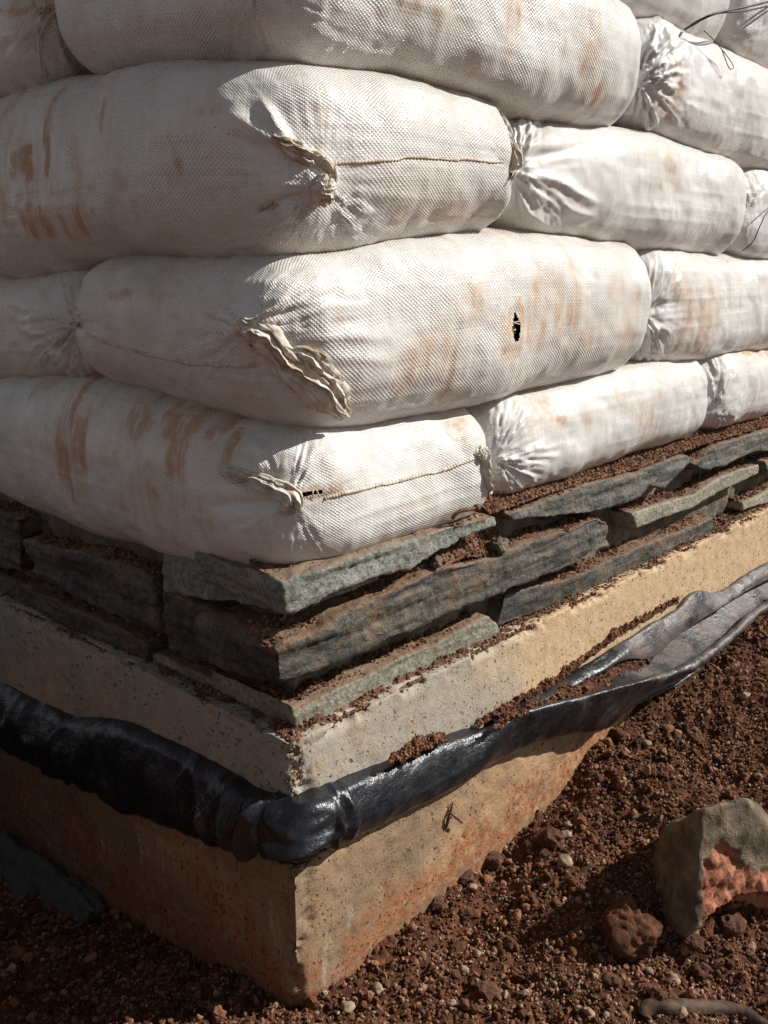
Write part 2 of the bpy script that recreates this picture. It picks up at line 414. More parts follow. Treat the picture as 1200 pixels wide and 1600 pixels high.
# ------------------------------------------------------------------ foundation wall and plinth (L-shaped, swept)
def lsweep(name, prof, mat, lo, hi, step, rough, chips=0.0, seed=0, back=0.22):
    """prof: closed (offset outwards, z) polyline; sweeps along the shaded wall (p<0, p=-y) round the corner to the sunny one (p=x)"""
    far = [hi+.25, hi+.6, hi+1.2, hi+2.2]; farl = [lo-.25, lo-.6, lo-1.2, lo-2.2]
    p = np.array(farl[::-1] + list(np.arange(lo, hi, step)) + far)
    pr = []
    for a, b in zip(prof, prof[1:]+prof[:1]):
        n = max(1, int(math.hypot(b[0]-a[0], b[1]-a[1])/step)) if a[0] > -.08 or b[0] > -.08 else 3
        for k in range(n): pr.append((a[0]+(b[0]-a[0])*k/n, a[1]+(b[1]-a[1])*k/n))
    pr = np.array(pr)
    n, m = len(p), len(pr)
    V = np.zeros((n, m, 3))
    for i, q in enumerate(p):
        if q > 0: V[i, :, 0] = np.maximum(q, -pr[:, 0]) if q < .3 else q; V[i, :, 1] = -pr[:, 0]; 
        else: V[i, :, 0] = -pr[:, 0]; V[i, :, 1] = np.maximum(-q, -pr[:, 0]) if q > -.3 else -q
        if abs(q) < 1e-9: V[i, :, 0] = -pr[:, 0]; V[i, :, 1] = -pr[:, 0]
        V[i, :, 2] = pr[:, 1]
    V = V.reshape(-1, 3)
    i = np.arange(n-1)[:, None]*m; j = np.arange(m)[None, :]
    F = np.stack([i+j, i+m+j, i+m+(j+1) % m, i+(j+1) % m], -1).reshape(-1, 4)
    N = vnormals(V, F)
    d = rough*(1.0*fbm(V, 9, 3, seed) + .5*fbm(V, 55, 3, seed+3))
    if chips:
        e = np.maximum(np.abs(V[:, 0]), np.abs(V[:, 1])) if False else np.where((V[:, 0] > -.02) & (V[:, 1] > -.02), np.maximum(V[:, 0], V[:, 1]), 1)
        k = np.exp(-(np.clip(e, 0, None)/.022)**2)
        d = d - chips*k*(.12+1.1*np.clip(fbm(V, 34, 4, seed+9, .6), 0, 1.0))
        zt = max(q[1] for q in prof)
        kt = np.exp(-((zt-V[:, 2])/.009)**2)*(np.minimum(V[:, 0], V[:, 1]) < .01)
        d = d - chips*.8*kt*np.clip(fbm(V, 26, 4, seed+19, .6)+.05, 0, 1)
    V = V + N*d[:, None]
    return link(name, mesh_np(name, V, F, mat))
P0 = list(np.arange(0, 1))
o = lsweep('foundation_wall', [(0, -.34), (0, .208), (-.20, .208), (-.20, -.34)], M['found'], -1.0, 1.6, .0045, .0022, .026, 3)
tag(o, 'buff concrete foundation wall under the black plastic, orange mud along its foot', 'foundation')
o = lsweep('concrete_plinth', [(0, .212), (0, .380), (-.20, .380), (-.20, .212)], M['plinth'], -1.0, 1.9, .0036, .0014, .040, 23)
tag(o, 'pale concrete plinth with a chipped corner, between stone slabs and black plastic', 'plinth')
PLINTH = o
o = lsweep('mortar_core', [(-.055, .384), (-.055, .600), (-.20, .600), (-.20, .384)], M['mortar'], -1.0, 1.9, .012, .010, 0, 41)
tag(o, 'rough brown mortar bed seen in the gaps between the stacked stone slabs', 'mortar')

# ------------------------------------------------------------------ grains
def ico(sub):
    bm = bmesh.new(); bmesh.ops.create_icosphere(bm, subdivisions=sub, radius=1)
    V = np.array([v.co[:] for v in bm.verts]); F = np.array([[v.index for v in f.verts] for f in bm.faces]); bm.free()
    return V, F
ICO = {1: ico(1), 2: ico(2), 3: ico(3), 4: ico(5)}
def grains(pos, size, sub, seed, tone=None):
    rng = np.random.default_rng(seed); B, F = ICO[sub]; n = len(pos)
    K = 24
    var = np.stack([B*(1+.38*vnoise(B+5.3*k, 1.1, k)+.22*vnoise(B, 2.4, k+50))[:, None] for k in range(K)])
    Vv = var[rng.integers(0, K, n)]*(size[:, None]*rng.uniform(.6, 1.25, (n, 3)))[:, None, :]
    q = rng.normal(size=(n, 4)); q /= np.linalg.norm(q, axis=1, keepdims=True)
    w, x, y, z = q.T
    Rm = np.stack([1-2*(y*y+z*z), 2*(x*y-z*w), 2*(x*z+y*w), 2*(x*y+z*w), 1-2*(x*x+z*z), 2*(y*z-x*w), 2*(x*z-y*w), 2*(y*z+x*w), 1-2*(x*x+y*y)], 1).reshape(n, 3, 3)
    V = np.einsum('nij,nkj->nki', Rm, Vv) + pos[:, None, :]
    Fa = (F[None]+np.arange(n)[:, None, None]*len(B)).reshape(-1, 3)
    t = rng.random(n) if tone is None else tone
    return V.reshape(-1, 3), Fa, np.repeat(t, len(B))
def join(parts):
    V, F, T, o = [], [], [], 0
    for v, f, t in parts: V.append(v); F.append(f+o); T.append(t); o += len(v)
    return np.vstack(V), np.vstack(F), np.concatenate(T)
def scatter_ground(n, x0, x1, y0, y1, smin, smax, power, sub, seed, pale=.03, ok=None):
    rng = np.random.default_rng(seed)
    x = rng.uniform(x0, x1, n); y = rng.uniform(y0, y1, n)
    dens = vnoise(np.stack([x, y, x*0], 1), 9, seed)*.5+.55
    k = (rng.random(n) < dens) & ~((x > .003) & (y > .003))
    P = np.stack([x, y, ground_z(x, y)], 1); u, v, dd = project(P)
    k &= (u > -60) & (u < 1260) & (v < 1660) & (v > 850)
    P = P[k]; n = len(P)
    s = smin + (smax-smin)*rng.random(n)**power
    P[:, 2] += s*.70
    t = rng.random(n)*.86; t[rng.random(n) < pale] = .97
    return grains(P, s, sub, seed+1, t)
parts = [scatter_ground(150000, -.4, 1.75, -.62, .75, .0013, .0030, 1.5, 1, 101, .10),
         scatter_ground(46000, -.4, 1.75, -.62, .75, .0022, .0050, 2.4, 1, 103, .035),
         scatter_ground(4200, -.4, 1.75, -.62, .75, .0045, .010, 3.5, 2, 105, .01)]
V, F, T = join(parts)
o = link('gravel', mesh_np('gravel', V, F, M['grain'], attrs={'tone': T}, smooth=False))
structure(o, 'stuff'); tag(o, 'fine red gravel and soil crumbs spread over the ground', 'gravel', kind='stuff')

rng = np.random.default_rng(31); n = 90
ez = rng.uniform(.235, .378, n); ea = np.abs(rng.normal(0, .010, n))+.002; sd = rng.random(n) < .75
ap = np.stack([np.where(sd, ea, .0035), np.where(sd, .0035, ea), ez], 1)
V, F, T = grains(ap, rng.uniform(.0012, .0042, n), 1, 33)
link('exposed_aggregate', mesh_np('exposed_aggregate', V, F, M['pebble'], smooth=False), PLINTH)
# ------------------------------------------------------------------ stones of the footing
BEDS = []                                           # soil lying on each ledge: (side, front edge points, offset)
def prism(bm, front, shift):
    a = [bm.verts.new(p) for p in front]; b = [bm.verts.new(tuple(np.array(p)+shift)) for p in front]
    n = len(a)
    bm.faces.new(a); bm.faces.new(b[::-1])
    for i in range(n): bm.faces.new((a[(i+1) % n], a[i], b[i], b[(i+1) % n]))
def slab(label, mat, right=None, left=None, off=0.0, loff=None, depth=.16, rough=1.0, seed=0, voxel=.0028, bed=True, tilt=.0):
    bm = bmesh.new()
    loff = off if loff is None else loff
    if right:
        top, bot = right
        T = [on_y(*p, off) for p in top]; B = [on_y(*p, off) for p in bot]
        # front polygon, anticlockwise seen from the camera side
        prism(bm, [tuple(p) for p in T] + [tuple(p) for p in B[::-1]], np.array([0, depth, tilt]))
        if bed: BEDS.append(('R', np.array(T), off))
    if left:
        top, bot = left
        T2 = [on_x(*p, loff) for p in top]; B2 = [on_x(*p, loff) for p in bot]
        if right:                                   # butt against the same corner heights
            pass
        prism(bm, [tuple(p) for p in T2] + [tuple(p) for p in B2[::-1]], np.array([depth, 0, tilt]))
        if bed: BEDS.append(('L', np.array(T2), loff))
    bmesh.ops.recalc_face_normals(bm, faces=bm.faces)
    V, F = remesh(bm, voxel)
    N = vnormals(V, F)
    lay = fbm(V, (9, 9, 70), 3, seed)                # split layers
    chis = 1-2*np.abs(vnoise(V, (26, 26, 40), seed+5))
    d = rough*(.0026*lay + .0013*chis + .0012*fbm(V, 90, 2, seed+8) + .0035*vnoise(V, 12, seed+2))
    horiz = np.abs(N[:, 2]) > .75
    d = np.where(horiz, d*.7 + .0022*rough*(1-2*np.abs(vnoise(V, 34, seed+31))), d)
    V = V + N*d[:, None]
    c = V.mean(0)
    o = link('stone_slab', mesh_np('stone_slab', V, F, M[mat]))
    tag(o, label, 'stone', 'slabs of the stone footing')
    return o
slab('pale green slate corner slab directly under the lowest corner bag', 'slate_green',
     ([(440, 908), (500, 887), (580, 863), (640, 842), (702, 825), (747, 812), (771, 809)],
      [(447, 957), (492, 940), (530, 918), (592, 900), (642, 888), (670, 870), (702, 854), (727, 840), (772, 818)]),
     ([(252, 862), (330, 880), (441, 908)], [(256, 922), (340, 938), (447, 957)]), 0.0, .012, seed=1)
slab('grey top-course slab with a ragged lower edge, under the second bag from the corner', 'slate_mid',
     ([(795, 804), (835, 794), (865, 778), (915, 758), (950, 750), (995, 742), (1030, 725), (1075, 711), (1083, 717)],
      [(800, 812), (840, 809), (890, 804), (925, 802), (967, 787), (995, 777), (1015, 760), (1037, 762), (1052, 750), (1074, 728)]), off=.004, seed=2)
slab('grey slate slab of the top course farthest right, running out of the frame', 'slate_mid',
     ([(1084, 726), (1120, 696), (1145, 690), (1200, 672), (1300, 640)],
      [(1105, 735), (1135, 725), (1165, 712), (1185, 704), (1200, 705), (1300, 678)]), off=.004, seed=3)
slab('long dark layered slate slab of the middle course at the corner, rust specks on its face', 'slate_dark',
     ([(434, 1022), (447, 1008), (500, 990), (555, 955), (640, 913), (682, 892), (777, 873), (835, 847), (890, 830), (932, 810), (950, 815), (957, 832)],
      [(437, 1065), (480, 1051), (587, 1010), (640, 987), (722, 950), (770, 927), (840, 903), (900, 880), (917, 870), (952, 852)]),
     ([(257, 925), (330, 962), (434, 1010)], [(257, 1010), (340, 1040), (437, 1065)]), off=.006, loff=.01, seed=4, rough=1.3)
slab('smooth pale green slab of the middle course with a dark hole at its left end', 'slate_smooth',
     ([(987, 803), (1030, 788), (1085, 773), (1125, 746), (1162, 732), (1186, 726)],
      [(995, 826), (1050, 805), (1080, 795), (1125, 768), (1186, 740)]), off=.012, seed=5, rough=.35)
slab('stone slab of the middle course cut by the right frame edge', 'slate_mid',
     ([(1197, 722), (1225, 712), (1310, 672)], [(1198, 742), (1225, 730), (1310, 696)]), off=.010, seed=6)
slab('shadowed stone set back in the gap above the long dark slab', 'slate_mid',
     ([(772, 822), (840, 812), (930, 800)], [(776, 852), (840, 838), (930, 818)]), off=.050, depth=.08, seed=7, bed=False)
slab('smooth olive corner slab of the lowest course with an orange pointed end', 'slate_smooth',
     ([(455, 1103), (472, 1108), (520, 1080), (575, 1055), (630, 1027), (680, 1008), (722, 984), (758, 963), (776, 974)],
      [(462, 1136), (500, 1126), (605, 1084), (655, 1057), (680, 1049), (750, 1012), (780, 992)]),
     ([(240, 1020), (330, 1062), (455, 1103)], [(236, 1078), (340, 1112), (462, 1136)]), off=.022, loff=.03, seed=8, rough=.6)
slab('dark lowest-course slab with a rusty left end, right of the olive corner slab', 'slate_dark',
     ([(790, 930), (827, 921), (877, 910), (910, 897), (945, 880), (1010, 852), (1060, 832), (1115, 809)],
      [(777, 980), (852, 952), (900, 932), (940, 918), (960, 914), (1012, 889), (1060, 860), (1115, 830)]), off=.024, seed=9)
slab('thin pale slab of the lowest course at the right frame edge', 'slate_smooth',
     ([(1161, 786), (1200, 766), (1310, 710)], [(1160, 797), (1200, 786), (1310, 738)]), off=.020, seed=10, rough=.5)
slab('dark block on the shaded side between corner and left frame edge, below the lowest bag', 'slate_dark',
     left=([(38, 846), (80, 858), (150, 872), (238, 904)], [(60, 900), (120, 930), (200, 972), (245, 984)]), off=.01, seed=11, rough=1.4)
slab('dark stone of the shaded side highest at the left frame edge', 'slate_dark',
     left=([(-120, 765), (-40, 788), (28, 812)], [(-120, 846), (-40, 868), (32, 896)]), off=.012, seed=12, rough=1.4)
slab('long dark slab on the shaded side directly on the plinth, cut by left frame edge', 'slate_dark',
     left=([(-120, 852), (0, 897), (110, 950), (232, 1005)], [(-120, 912), (0, 958), (110, 1006), (228, 1062)]), off=.022, seed=13, rough=1.2)

# soil beds rising back from every ledge, plus crumbs
bedV, bedF, off_ = [], [], 0; CR = []
def bed(side, E, o, rise, back, seed, n_per_m=4200, front=.004):
    global off_
    a = E[:, 0] if side == 'R' else E[:, 1]
    k = np.argsort(a); a = a[k]; z = E[k, 2]
    L = a[-1]-a[0]; nu = max(4, int(L/.004)); nv = 16
    u = np.linspace(a[0]+.004, a[-1]-.004, nu); zz = np.interp(u, a, z)
    t = np.linspace(0, 1, nv)
    U, Tt = np.meshgrid(u, t, indexing='ij'); ZZ = np.repeat(zz[:, None], nv, 1)
    O = o + front + back*Tt
    P = np.stack([U, O, ZZ-.003+rise*Tt**.8], -1) if side == 'R' else np.stack([O, U, ZZ-.003+rise*Tt**.8], -1)
    P = P.reshape(-1, 3)
    P[:, 2] += np.repeat(1, len(P))*(.0035*fbm(P, 45, 3, seed))*np.clip(Tt.reshape(-1)*3, .25, 1) + .004*vnoise(P, 14, seed+2)*Tt.reshape(-1)
    F = grid_faces(nu, nv)
    if side == 'R': F = F
    bedV.append(P); bedF.append(F+off_); off_ += len(P)
    rng = np.random.default_rng(seed); n = int(L*n_per_m)
    i = rng.integers(0, len(P), n); i = i[P[i, 2] > -1]
    s = .0008 + .0026*rng.random(len(i))**2.6
    CR.append((P[i]+np.stack([rng.normal(0, .001, len(i)), rng.normal(0, .001, len(i)), s*.3], 1), s))
for k, (sd, E, o_) in enumerate(BEDS):
    bed(sd, E, o_+.003, .011, .055, 200+k)
e = np.array([(x, 0, .380) for x in np.linspace(.004, 1.9, 20)])
bed('R', e, .002, .010, .045, 300)
e = np.array([(0, y, .380) for y in np.linspace(.01, 1.0, 20)])
bed('L', e, .004, .008, .045, 301)
# the wide strip of soil in front of the bags on the right
e = np.array([on_y(px, py, .016) for px, py in ((762, 800), (800, 787), (850, 770), (905, 752), (950, 741), (1000, 728), (1040, 712), (1085, 696), (1140, 680), (1200, 662), (1300, 630))])
bed('R', e, .010, .030, .070, 302, 11000)
# pocket of soil piled on the long dark slab
e = np.array([on_y(px, py, .014) for px, py in ((655, 905), (690, 885), (730, 868), (775, 866), (800, 858))])
bed('R', e, .012, .040, .04, 303, 8000)
V = np.vstack(bedV); F = np.vstack(bedF)
o = link('ledge_soil', mesh_np('ledge_soil', V, F, M['ledge']))
tag(o, 'reddish soil and mortar lying on the ledges of the stone slabs', 'soil', kind='stuff')
pos = np.vstack([c[0] for c in CR]); sz = np.concatenate([c[1] for c in CR])
rng = np.random.default_rng(5); tn = rng.random(len(pos))*.88; tn[rng.random(len(pos)) < .03] = .97
V, F, T = grains(pos, sz, 1, 9, tn)
o = link('soil_crumbs', mesh_np('soil_crumbs', V, F, M['ledgegrain'], attrs={'tone': T}, smooth=False))
tag(o, 'loose red crumbs sprinkled along the stone ledges and in front of the bags', 'soil', kind='stuff')

# ------------------------------------------------------------------ earth bags
BOUND = [   # contact lines between the courses, read as (pixel) points; left ones lie near x=.03, right ones near y=.03
    ([(0, 762), (60, 800), (150, 842), (250, 870), (330, 886), (400, 890)], [(470, 880), (540, 862), (640, 835), (720, 802), (770, 776), (900, 738), (1000, 703), (1100, 674), (1200, 650)]),
    ([(0, 585), (130, 580), (260, 613), (340, 638), (420, 660)], [(540, 668), (620, 648), (760, 624), (860, 603), (940, 583), (1000, 567), (1120, 553), (1200, 540)]),
    ([(0, 432), (60, 434), (110, 425), (200, 398), (300, 393), (400, 400)], [(500, 392), (560, 378), (640, 366), (760, 357), (860, 361), (1000, 383), (1100, 394), (1200, 403)]),
    ([(0, 148), (75, 122), (160, 105), (300, 92), (400, 90)], [(460, 93), (600, 110), (700, 133), (800, 172), (880, 185), (1000, 200), (1100, 236), (1200, 262)]),
    ([(0, -160), (200, -190), (400, -210)], [(500, -190), (700, -110), (900, -30), (1000, 14), (1100, 56), (1140, 74), (1200, 102)]),
    ([(0, -420), (200, -480), (400, -520)], [(500, -480), (700, -370), (900, -260), (1000, -200), (1100, -140), (1200, -80)]),
]
def boundary(k, p):
    L, Rr = BOUND[k]
    pts = [(-on_x(*q, .03)[1], on_x(*q, .03)[2]) for q in L] + [(on_y(*q, .03)[0], on_y(*q, .03)[2]) for q in Rr]
    pts.sort(); a = np.array(pts)
    aa = np.linspace(a[0, 0]-.4, a[-1, 0]+.6, 160); zz = np.interp(aa, a[:, 0], a[:, 1])
    ker = np.exp(-np.linspace(-2, 2, 9)**2); ker /= ker.sum()
    zz = np.convolve(np.pad(zz, 4, 'edge'), ker, 'valid')
    return np.interp(p, aa, zz)

def bag(label, row, x0, x1, y0, y1, rx=(.07, .035), ry=(.07, .05), mat='bag', step=.0034, seed=0, feats=(), stains=(), holes=(), pn=2.45, lump=1.0, tilt=0.0):
    """row 0 is the top row of the photo.. 4 the lowest; feats: ('pleat', px,py, radius, amp, n) / ('crease', [px...], width, height) / ('dent', px,py, radius, depth)"""
    kb, kt = {4: (0, 1), 3: (1, 2), 2: (2, 3), 1: (3, 4), 0: (4, 5)}[row]
    nl = int((x1-x0)/step); nw = int((y1-y0)/step); nh = int(.22/step)
    fl = []
    def face(u, v, fixed, axis_, flip):
        A, B = np.meshgrid(np.arange(u+1), np.arange(v+1), indexing='ij')
        P = np.zeros(A.shape+(3,), int); o = [i for i in range(3) if i != axis_]
        P[..., o[0]] = A; P[..., o[1]] = B; P[..., axis_] = fixed
        Fg = grid_faces(u+1, v+1)
        return P.reshape(-1, 3), (Fg[:, ::-1] if flip else Fg)
    allP, allF, allU, base = [], [], [], 0
    for (u, v, fx, ax, fl_) in ((nl, nw, 0, 2, True), (nl, nw, nh, 2, False), (nl, nh, 0, 1, False), (nl, nh, nw, 1, True), (nw, nh, 0, 0, True), (nw, nh, nl, 0, False)):
        P, Fg = face(u, v, fx, ax, fl_)
        if ax == 2: uvp = np.stack([P[:, 0]*step, P[:, 1]*step], 1)
        elif ax == 1: uvp = np.stack([P[:, 0]*step, P[:, 2]*step*1.05], 1)
        else: uvp = np.stack([-P[:, 1]*step, P[:, 2]*step*1.05], 1)
        allP.append(P); allF.append(Fg+base); allU.append(uvp); base += len(P)
    P = np.vstack(allP); F = np.vstack(allF); UVv = np.vstack(allU)
    loopuv = UVv[F.ravel()]
    key = (P[:, 0]*5000+P[:, 1])*5000+P[:, 2]
    uq, first, inv = np.unique(key, return_index=True, return_inverse=True)
    P = P[first]; F = inv.reshape(-1)[F]
    cube = P/np.array([nl, nw, nh])*2-1.0
    half = np.array([(x1-x0)/2, (y1-y0)/2, 1.0]); W = cube*half
    rn = np.array([rx[0], ry[0], .92]); rp = np.array([rx[1], ry[1], .92])
    Q = np.clip(W, -(half-rn), half-rp); Rr = np.where(W < 0, rn, rp)
    u = (W-Q)/Rr; ln = (np.abs(u)**pn).sum(1)**(1/pn)
    mx = np.abs(u).max(1)
    W = Q + Rr*u*(mx/np.maximum(ln, 1e-9))[:, None]
    c = W[:, 2]
    V = np.zeros_like(W); V[:, 0] = (x0+x1)/2 + W[:, 0]; V[:, 1] = (y0+y1)/2 + W[:, 1]
    p = V[:, 0]-V[:, 1]
    p = np.where((V[:, 0] < .12) & (V[:, 1] < .12), p, np.where(V[:, 1] < V[:, 0], V[:, 0], -V[:, 1]))
    p = V[:, 0]-V[:, 1]
    zb = boundary(kb, p)-.013; zt = boundary(kt, p)+.008
    V[:, 2] = (zb+zt)/2 + c*(zt-zb)/2
    N = vnormals(V, F)
    bul = lump*(.0085*fbm(V, 5.5, 2, seed) + .0028*fbm(V, 17, 3, seed+5))
    side = 1-np.clip((np.abs(c)-.75)/.25, 0, 1)
    V = V + N*(bul*(.35+.65*side))[:, None]
    # faint long creases that run with the tapes
    V = V + N*(.0005*(1-2*np.abs(vnoise(V, (5, 5, 60), seed+21))) + .0004*vnoise(V, (60, 60, 7), seed+25))[:, None]
    N = vnormals(V, F); tocam = CAM-V; tocam /= np.linalg.norm(tocam, axis=1, keepdims=True)
    vis = (N*tocam).sum(1) > .05
    U_, V_, D_ = project(V)
    vi = np.where(vis)[0]
    def pick(q):
        d = (U_[vi]-q[0])**2 + (V_[vi]-q[1])**2
        return vi[np.argmin(d + 4000*np.clip(D_[vi]-D_[vi][np.argmin(d)]-.06, 0, 1))]
    disp = np.zeros(len(V)); pull = np.zeros_like(V)
    for ft in feats:
        if ft[0] == 'pleat':
            _, px, py, rad, amp, n = ft; i = pick((px, py)); T = V[i]; nn = N[i]
            e1 = np.cross([0, 0, 1.], nn); e1 /= np.linalg.norm(e1)+1e-9; e2 = np.cross(nn, e1)
            dv = V-T; a = dv@e1; b = dv@e2; r = np.linalg.norm(dv, axis=1)
            ang = np.arctan2(b, a)
            Qn = np.stack([np.cos(ang)*n*.22, np.sin(ang)*n*.22, r*14+seed], 1)
            ridg = (1-2.2*np.abs(vnoise(Qn, 1.6, seed+33))) + .55*(1-2*np.abs(vnoise(Qn*[1, 1, 1.2], 3.6, seed+35)))
            fall = np.exp(-(r/rad)**1.5*1.5)*sstep(.0, .018, r)
            pick_ = .25+.9*sstep(-.25, .5, vnoise(np.stack([np.cos(ang)*1.3, np.sin(ang)*1.3, 0*ang+seed], 1), 1.7, seed+61))
            disp += (.98 if amp > .006 else .72)*amp*ridg*fall*pick_
        elif ft[0] == 'crease':
            _, pts, wd, ht = ft; C = catmull(np.array([V[pick(q)] for q in pts]), 40)
            best = np.full(len(V), 9.0); tt = np.zeros(len(V))
            lo = C.min(0)-.05; hi = C.max(0)+.05; m = np.all((V > lo) & (V < hi), 1); idx = np.where(m)[0]
            for a in range(len(C)):
                d = np.linalg.norm(V[idx]-C[a], axis=1); bt = d < best[idx]
                best[idx[bt]] = d[bt]; tt[idx[bt]] = a/(len(C)-1)
            disp += ht*np.exp(-np.abs(best/wd)**1.5)*np.sin(np.pi*np.clip(tt*.85+.12, 0, 1))
        elif ft[0] == 'dent':
            _, px, py, rad, dep = ft; i = pick((px, py)); r = np.linalg.norm(V-V[i], axis=1)
            disp += dep*np.exp(-(r/rad)**2)
    V = V + N*disp[:, None]
    stn = np.zeros(len(V))
    rs = np.random.default_rng(seed+900); bands = []
    for (px, py, wpx, hpx, sgt) in stains:
        for _ in range(max(2, int(wpx/3.2))):
            bands.append((px+rs.uniform(-1.1, 1.1)*wpx, py+rs.normal(0, .45)*hpx, rs.uniform(3.0, 6.5)+wpx*.16, hpx*rs.uniform(.35, 1.0), sgt*rs.uniform(.7, 1.12)))
        for _ in range(3):
            bands.append((px+rs.normal(0, 2.2)*wpx, py+rs.normal(0, 1.0)*hpx, rs.uniform(2, 5), rs.uniform(4, 16), sgt*rs.uniform(.35, .75)))
    for (px, py, wpx, hpx, sgt) in stains:            # the broad rubbed-in film round each daub
        i = pick((px, py)); sc_ = D_[i]/FPX; dv = V-V[i]; r2 = (np.linalg.norm(dv[:, :2], axis=1)/(2.6*(wpx+6)*sc_))**2 + (dv[:, 2]/(1.7*(hpx+6)*sc_))**2
        stn = np.maximum(stn, .42*sgt*np.exp(-r2))
    for (px, py, wpx, hpx, sgt) in bands:
        i = pick((px, py)); sc_ = D_[i]/FPX
        dv = V-V[i]; hz = (dv[:, 1] if abs(N[i, 0]) > abs(N[i, 1]) else dv[:, 0])*.72
        far_ = np.linalg.norm(dv, axis=1) > .16
        q = 90.0*far_ + np.abs(hz/(1.25*wpx*sc_))**4 + np.abs(dv[:, 2]/(1.25*hpx*sc_))**3
        stn = np.maximum(stn, sgt*np.exp(-q*.7))
    edge = np.clip((np.abs(c)-.80)/.2, 0, 1)**1.2
    keepF = np.ones(len(F), bool); fills = []
    for (px, py, wpx, hpx) in holes:
        i = pick((px, py)); sc_ = D_[i]/FPX; dv = V-V[i]; hz = np.hypot(dv[:, 0], dv[:, 1])*.80*np.sign(dv[:, 0]+1e-9)
        q = (hz/(wpx*sc_))**2 + (dv[:, 2]/(hpx*sc_))**2
        q = q*(1+.35*vnoise(V, 110, 3))
        q = np.where(np.linalg.norm(dv, axis=1) < .08, q, 9)
        cut = (q[F] < 1).all(1); keepF &= ~cut
        near = q < 3.5
        stn = np.maximum(stn, np.where(near, .6, 0)); fills.append((V[i].copy(), N[i].copy(), wpx*sc_, hpx*sc_))
    lu = loopuv.reshape(-1, 4, 2)[keepF].reshape(-1, 2); F2 = F[keepF]
    root = empty('earth_bag', ((x0+x1)/2, (y0+y1)/2, float(zb.mean())))
    tag(root, label, 'sandbag', 'white woven bags of the stacked wall')
    body = link('bag_body', mesh_np('bag_body', V, F2, M[mat], uv=lu, attrs={'stain': stn, 'edge': edge}), root)
    for (c0, n0, a, b) in fills:
        e1 = np.cross([0, 0, 1.], n0); e1 /= np.linalg.norm(e1); e2 = np.cross(n0, e1)
        g = np.linspace(-1.5, 1.5, 26); A, B = np.meshgrid(g, g, indexing='ij')
        Pn = c0 + (A[..., None]*e1*a*1.1) + (B[..., None]*e2*b*1.1) - n0*(.0065+.0025*(A**2+B**2)[..., None])
        Pn = Pn.reshape(-1, 3); Pn += n0*(.004*fbm(Pn, 130, 3, 8))[:, None]
        for k in range(5 if a > b else 4):           # loose tapes left across the tear
            rg = np.random.default_rng(k+int(px)); aa = rg.uniform(-.9, .9); ln_ = math.sqrt(max(.05, 1-aa*aa))
            if b > a: q0 = c0+e1*a*-1.1*ln_+e2*b*aa; q1 = c0+e1*a*(1.1*ln_ if k % 2 else rg.uniform(-.4, .4))+e2*(b*aa+.002*rg.normal())
            else: q0 = c0+e2*b*-1.2*ln_+e1*a*aa; q1 = c0+e2*b*1.2*ln_+e1*(a*aa+.002*rg.normal())
            mid = (q0+q1)/2+n0*.0015
            Vt, Ft = tube([q0, mid, q1], [.0007, .0008, .0005], 12, 6, .5, 0, 1, n0)
            link('loose_thread', mesh_np('loose_thread', Vt, Ft, M['seam']), root)
        link('exposed_soil', mesh_np('exposed_soil', Pn, grid_faces(26, 26), M['hole']), root)
    def surf(q, lift=0.0):
        i = pick(q); return V[i] + N[i]*lift
    root_info = (root, surf, D_)
    return root_info
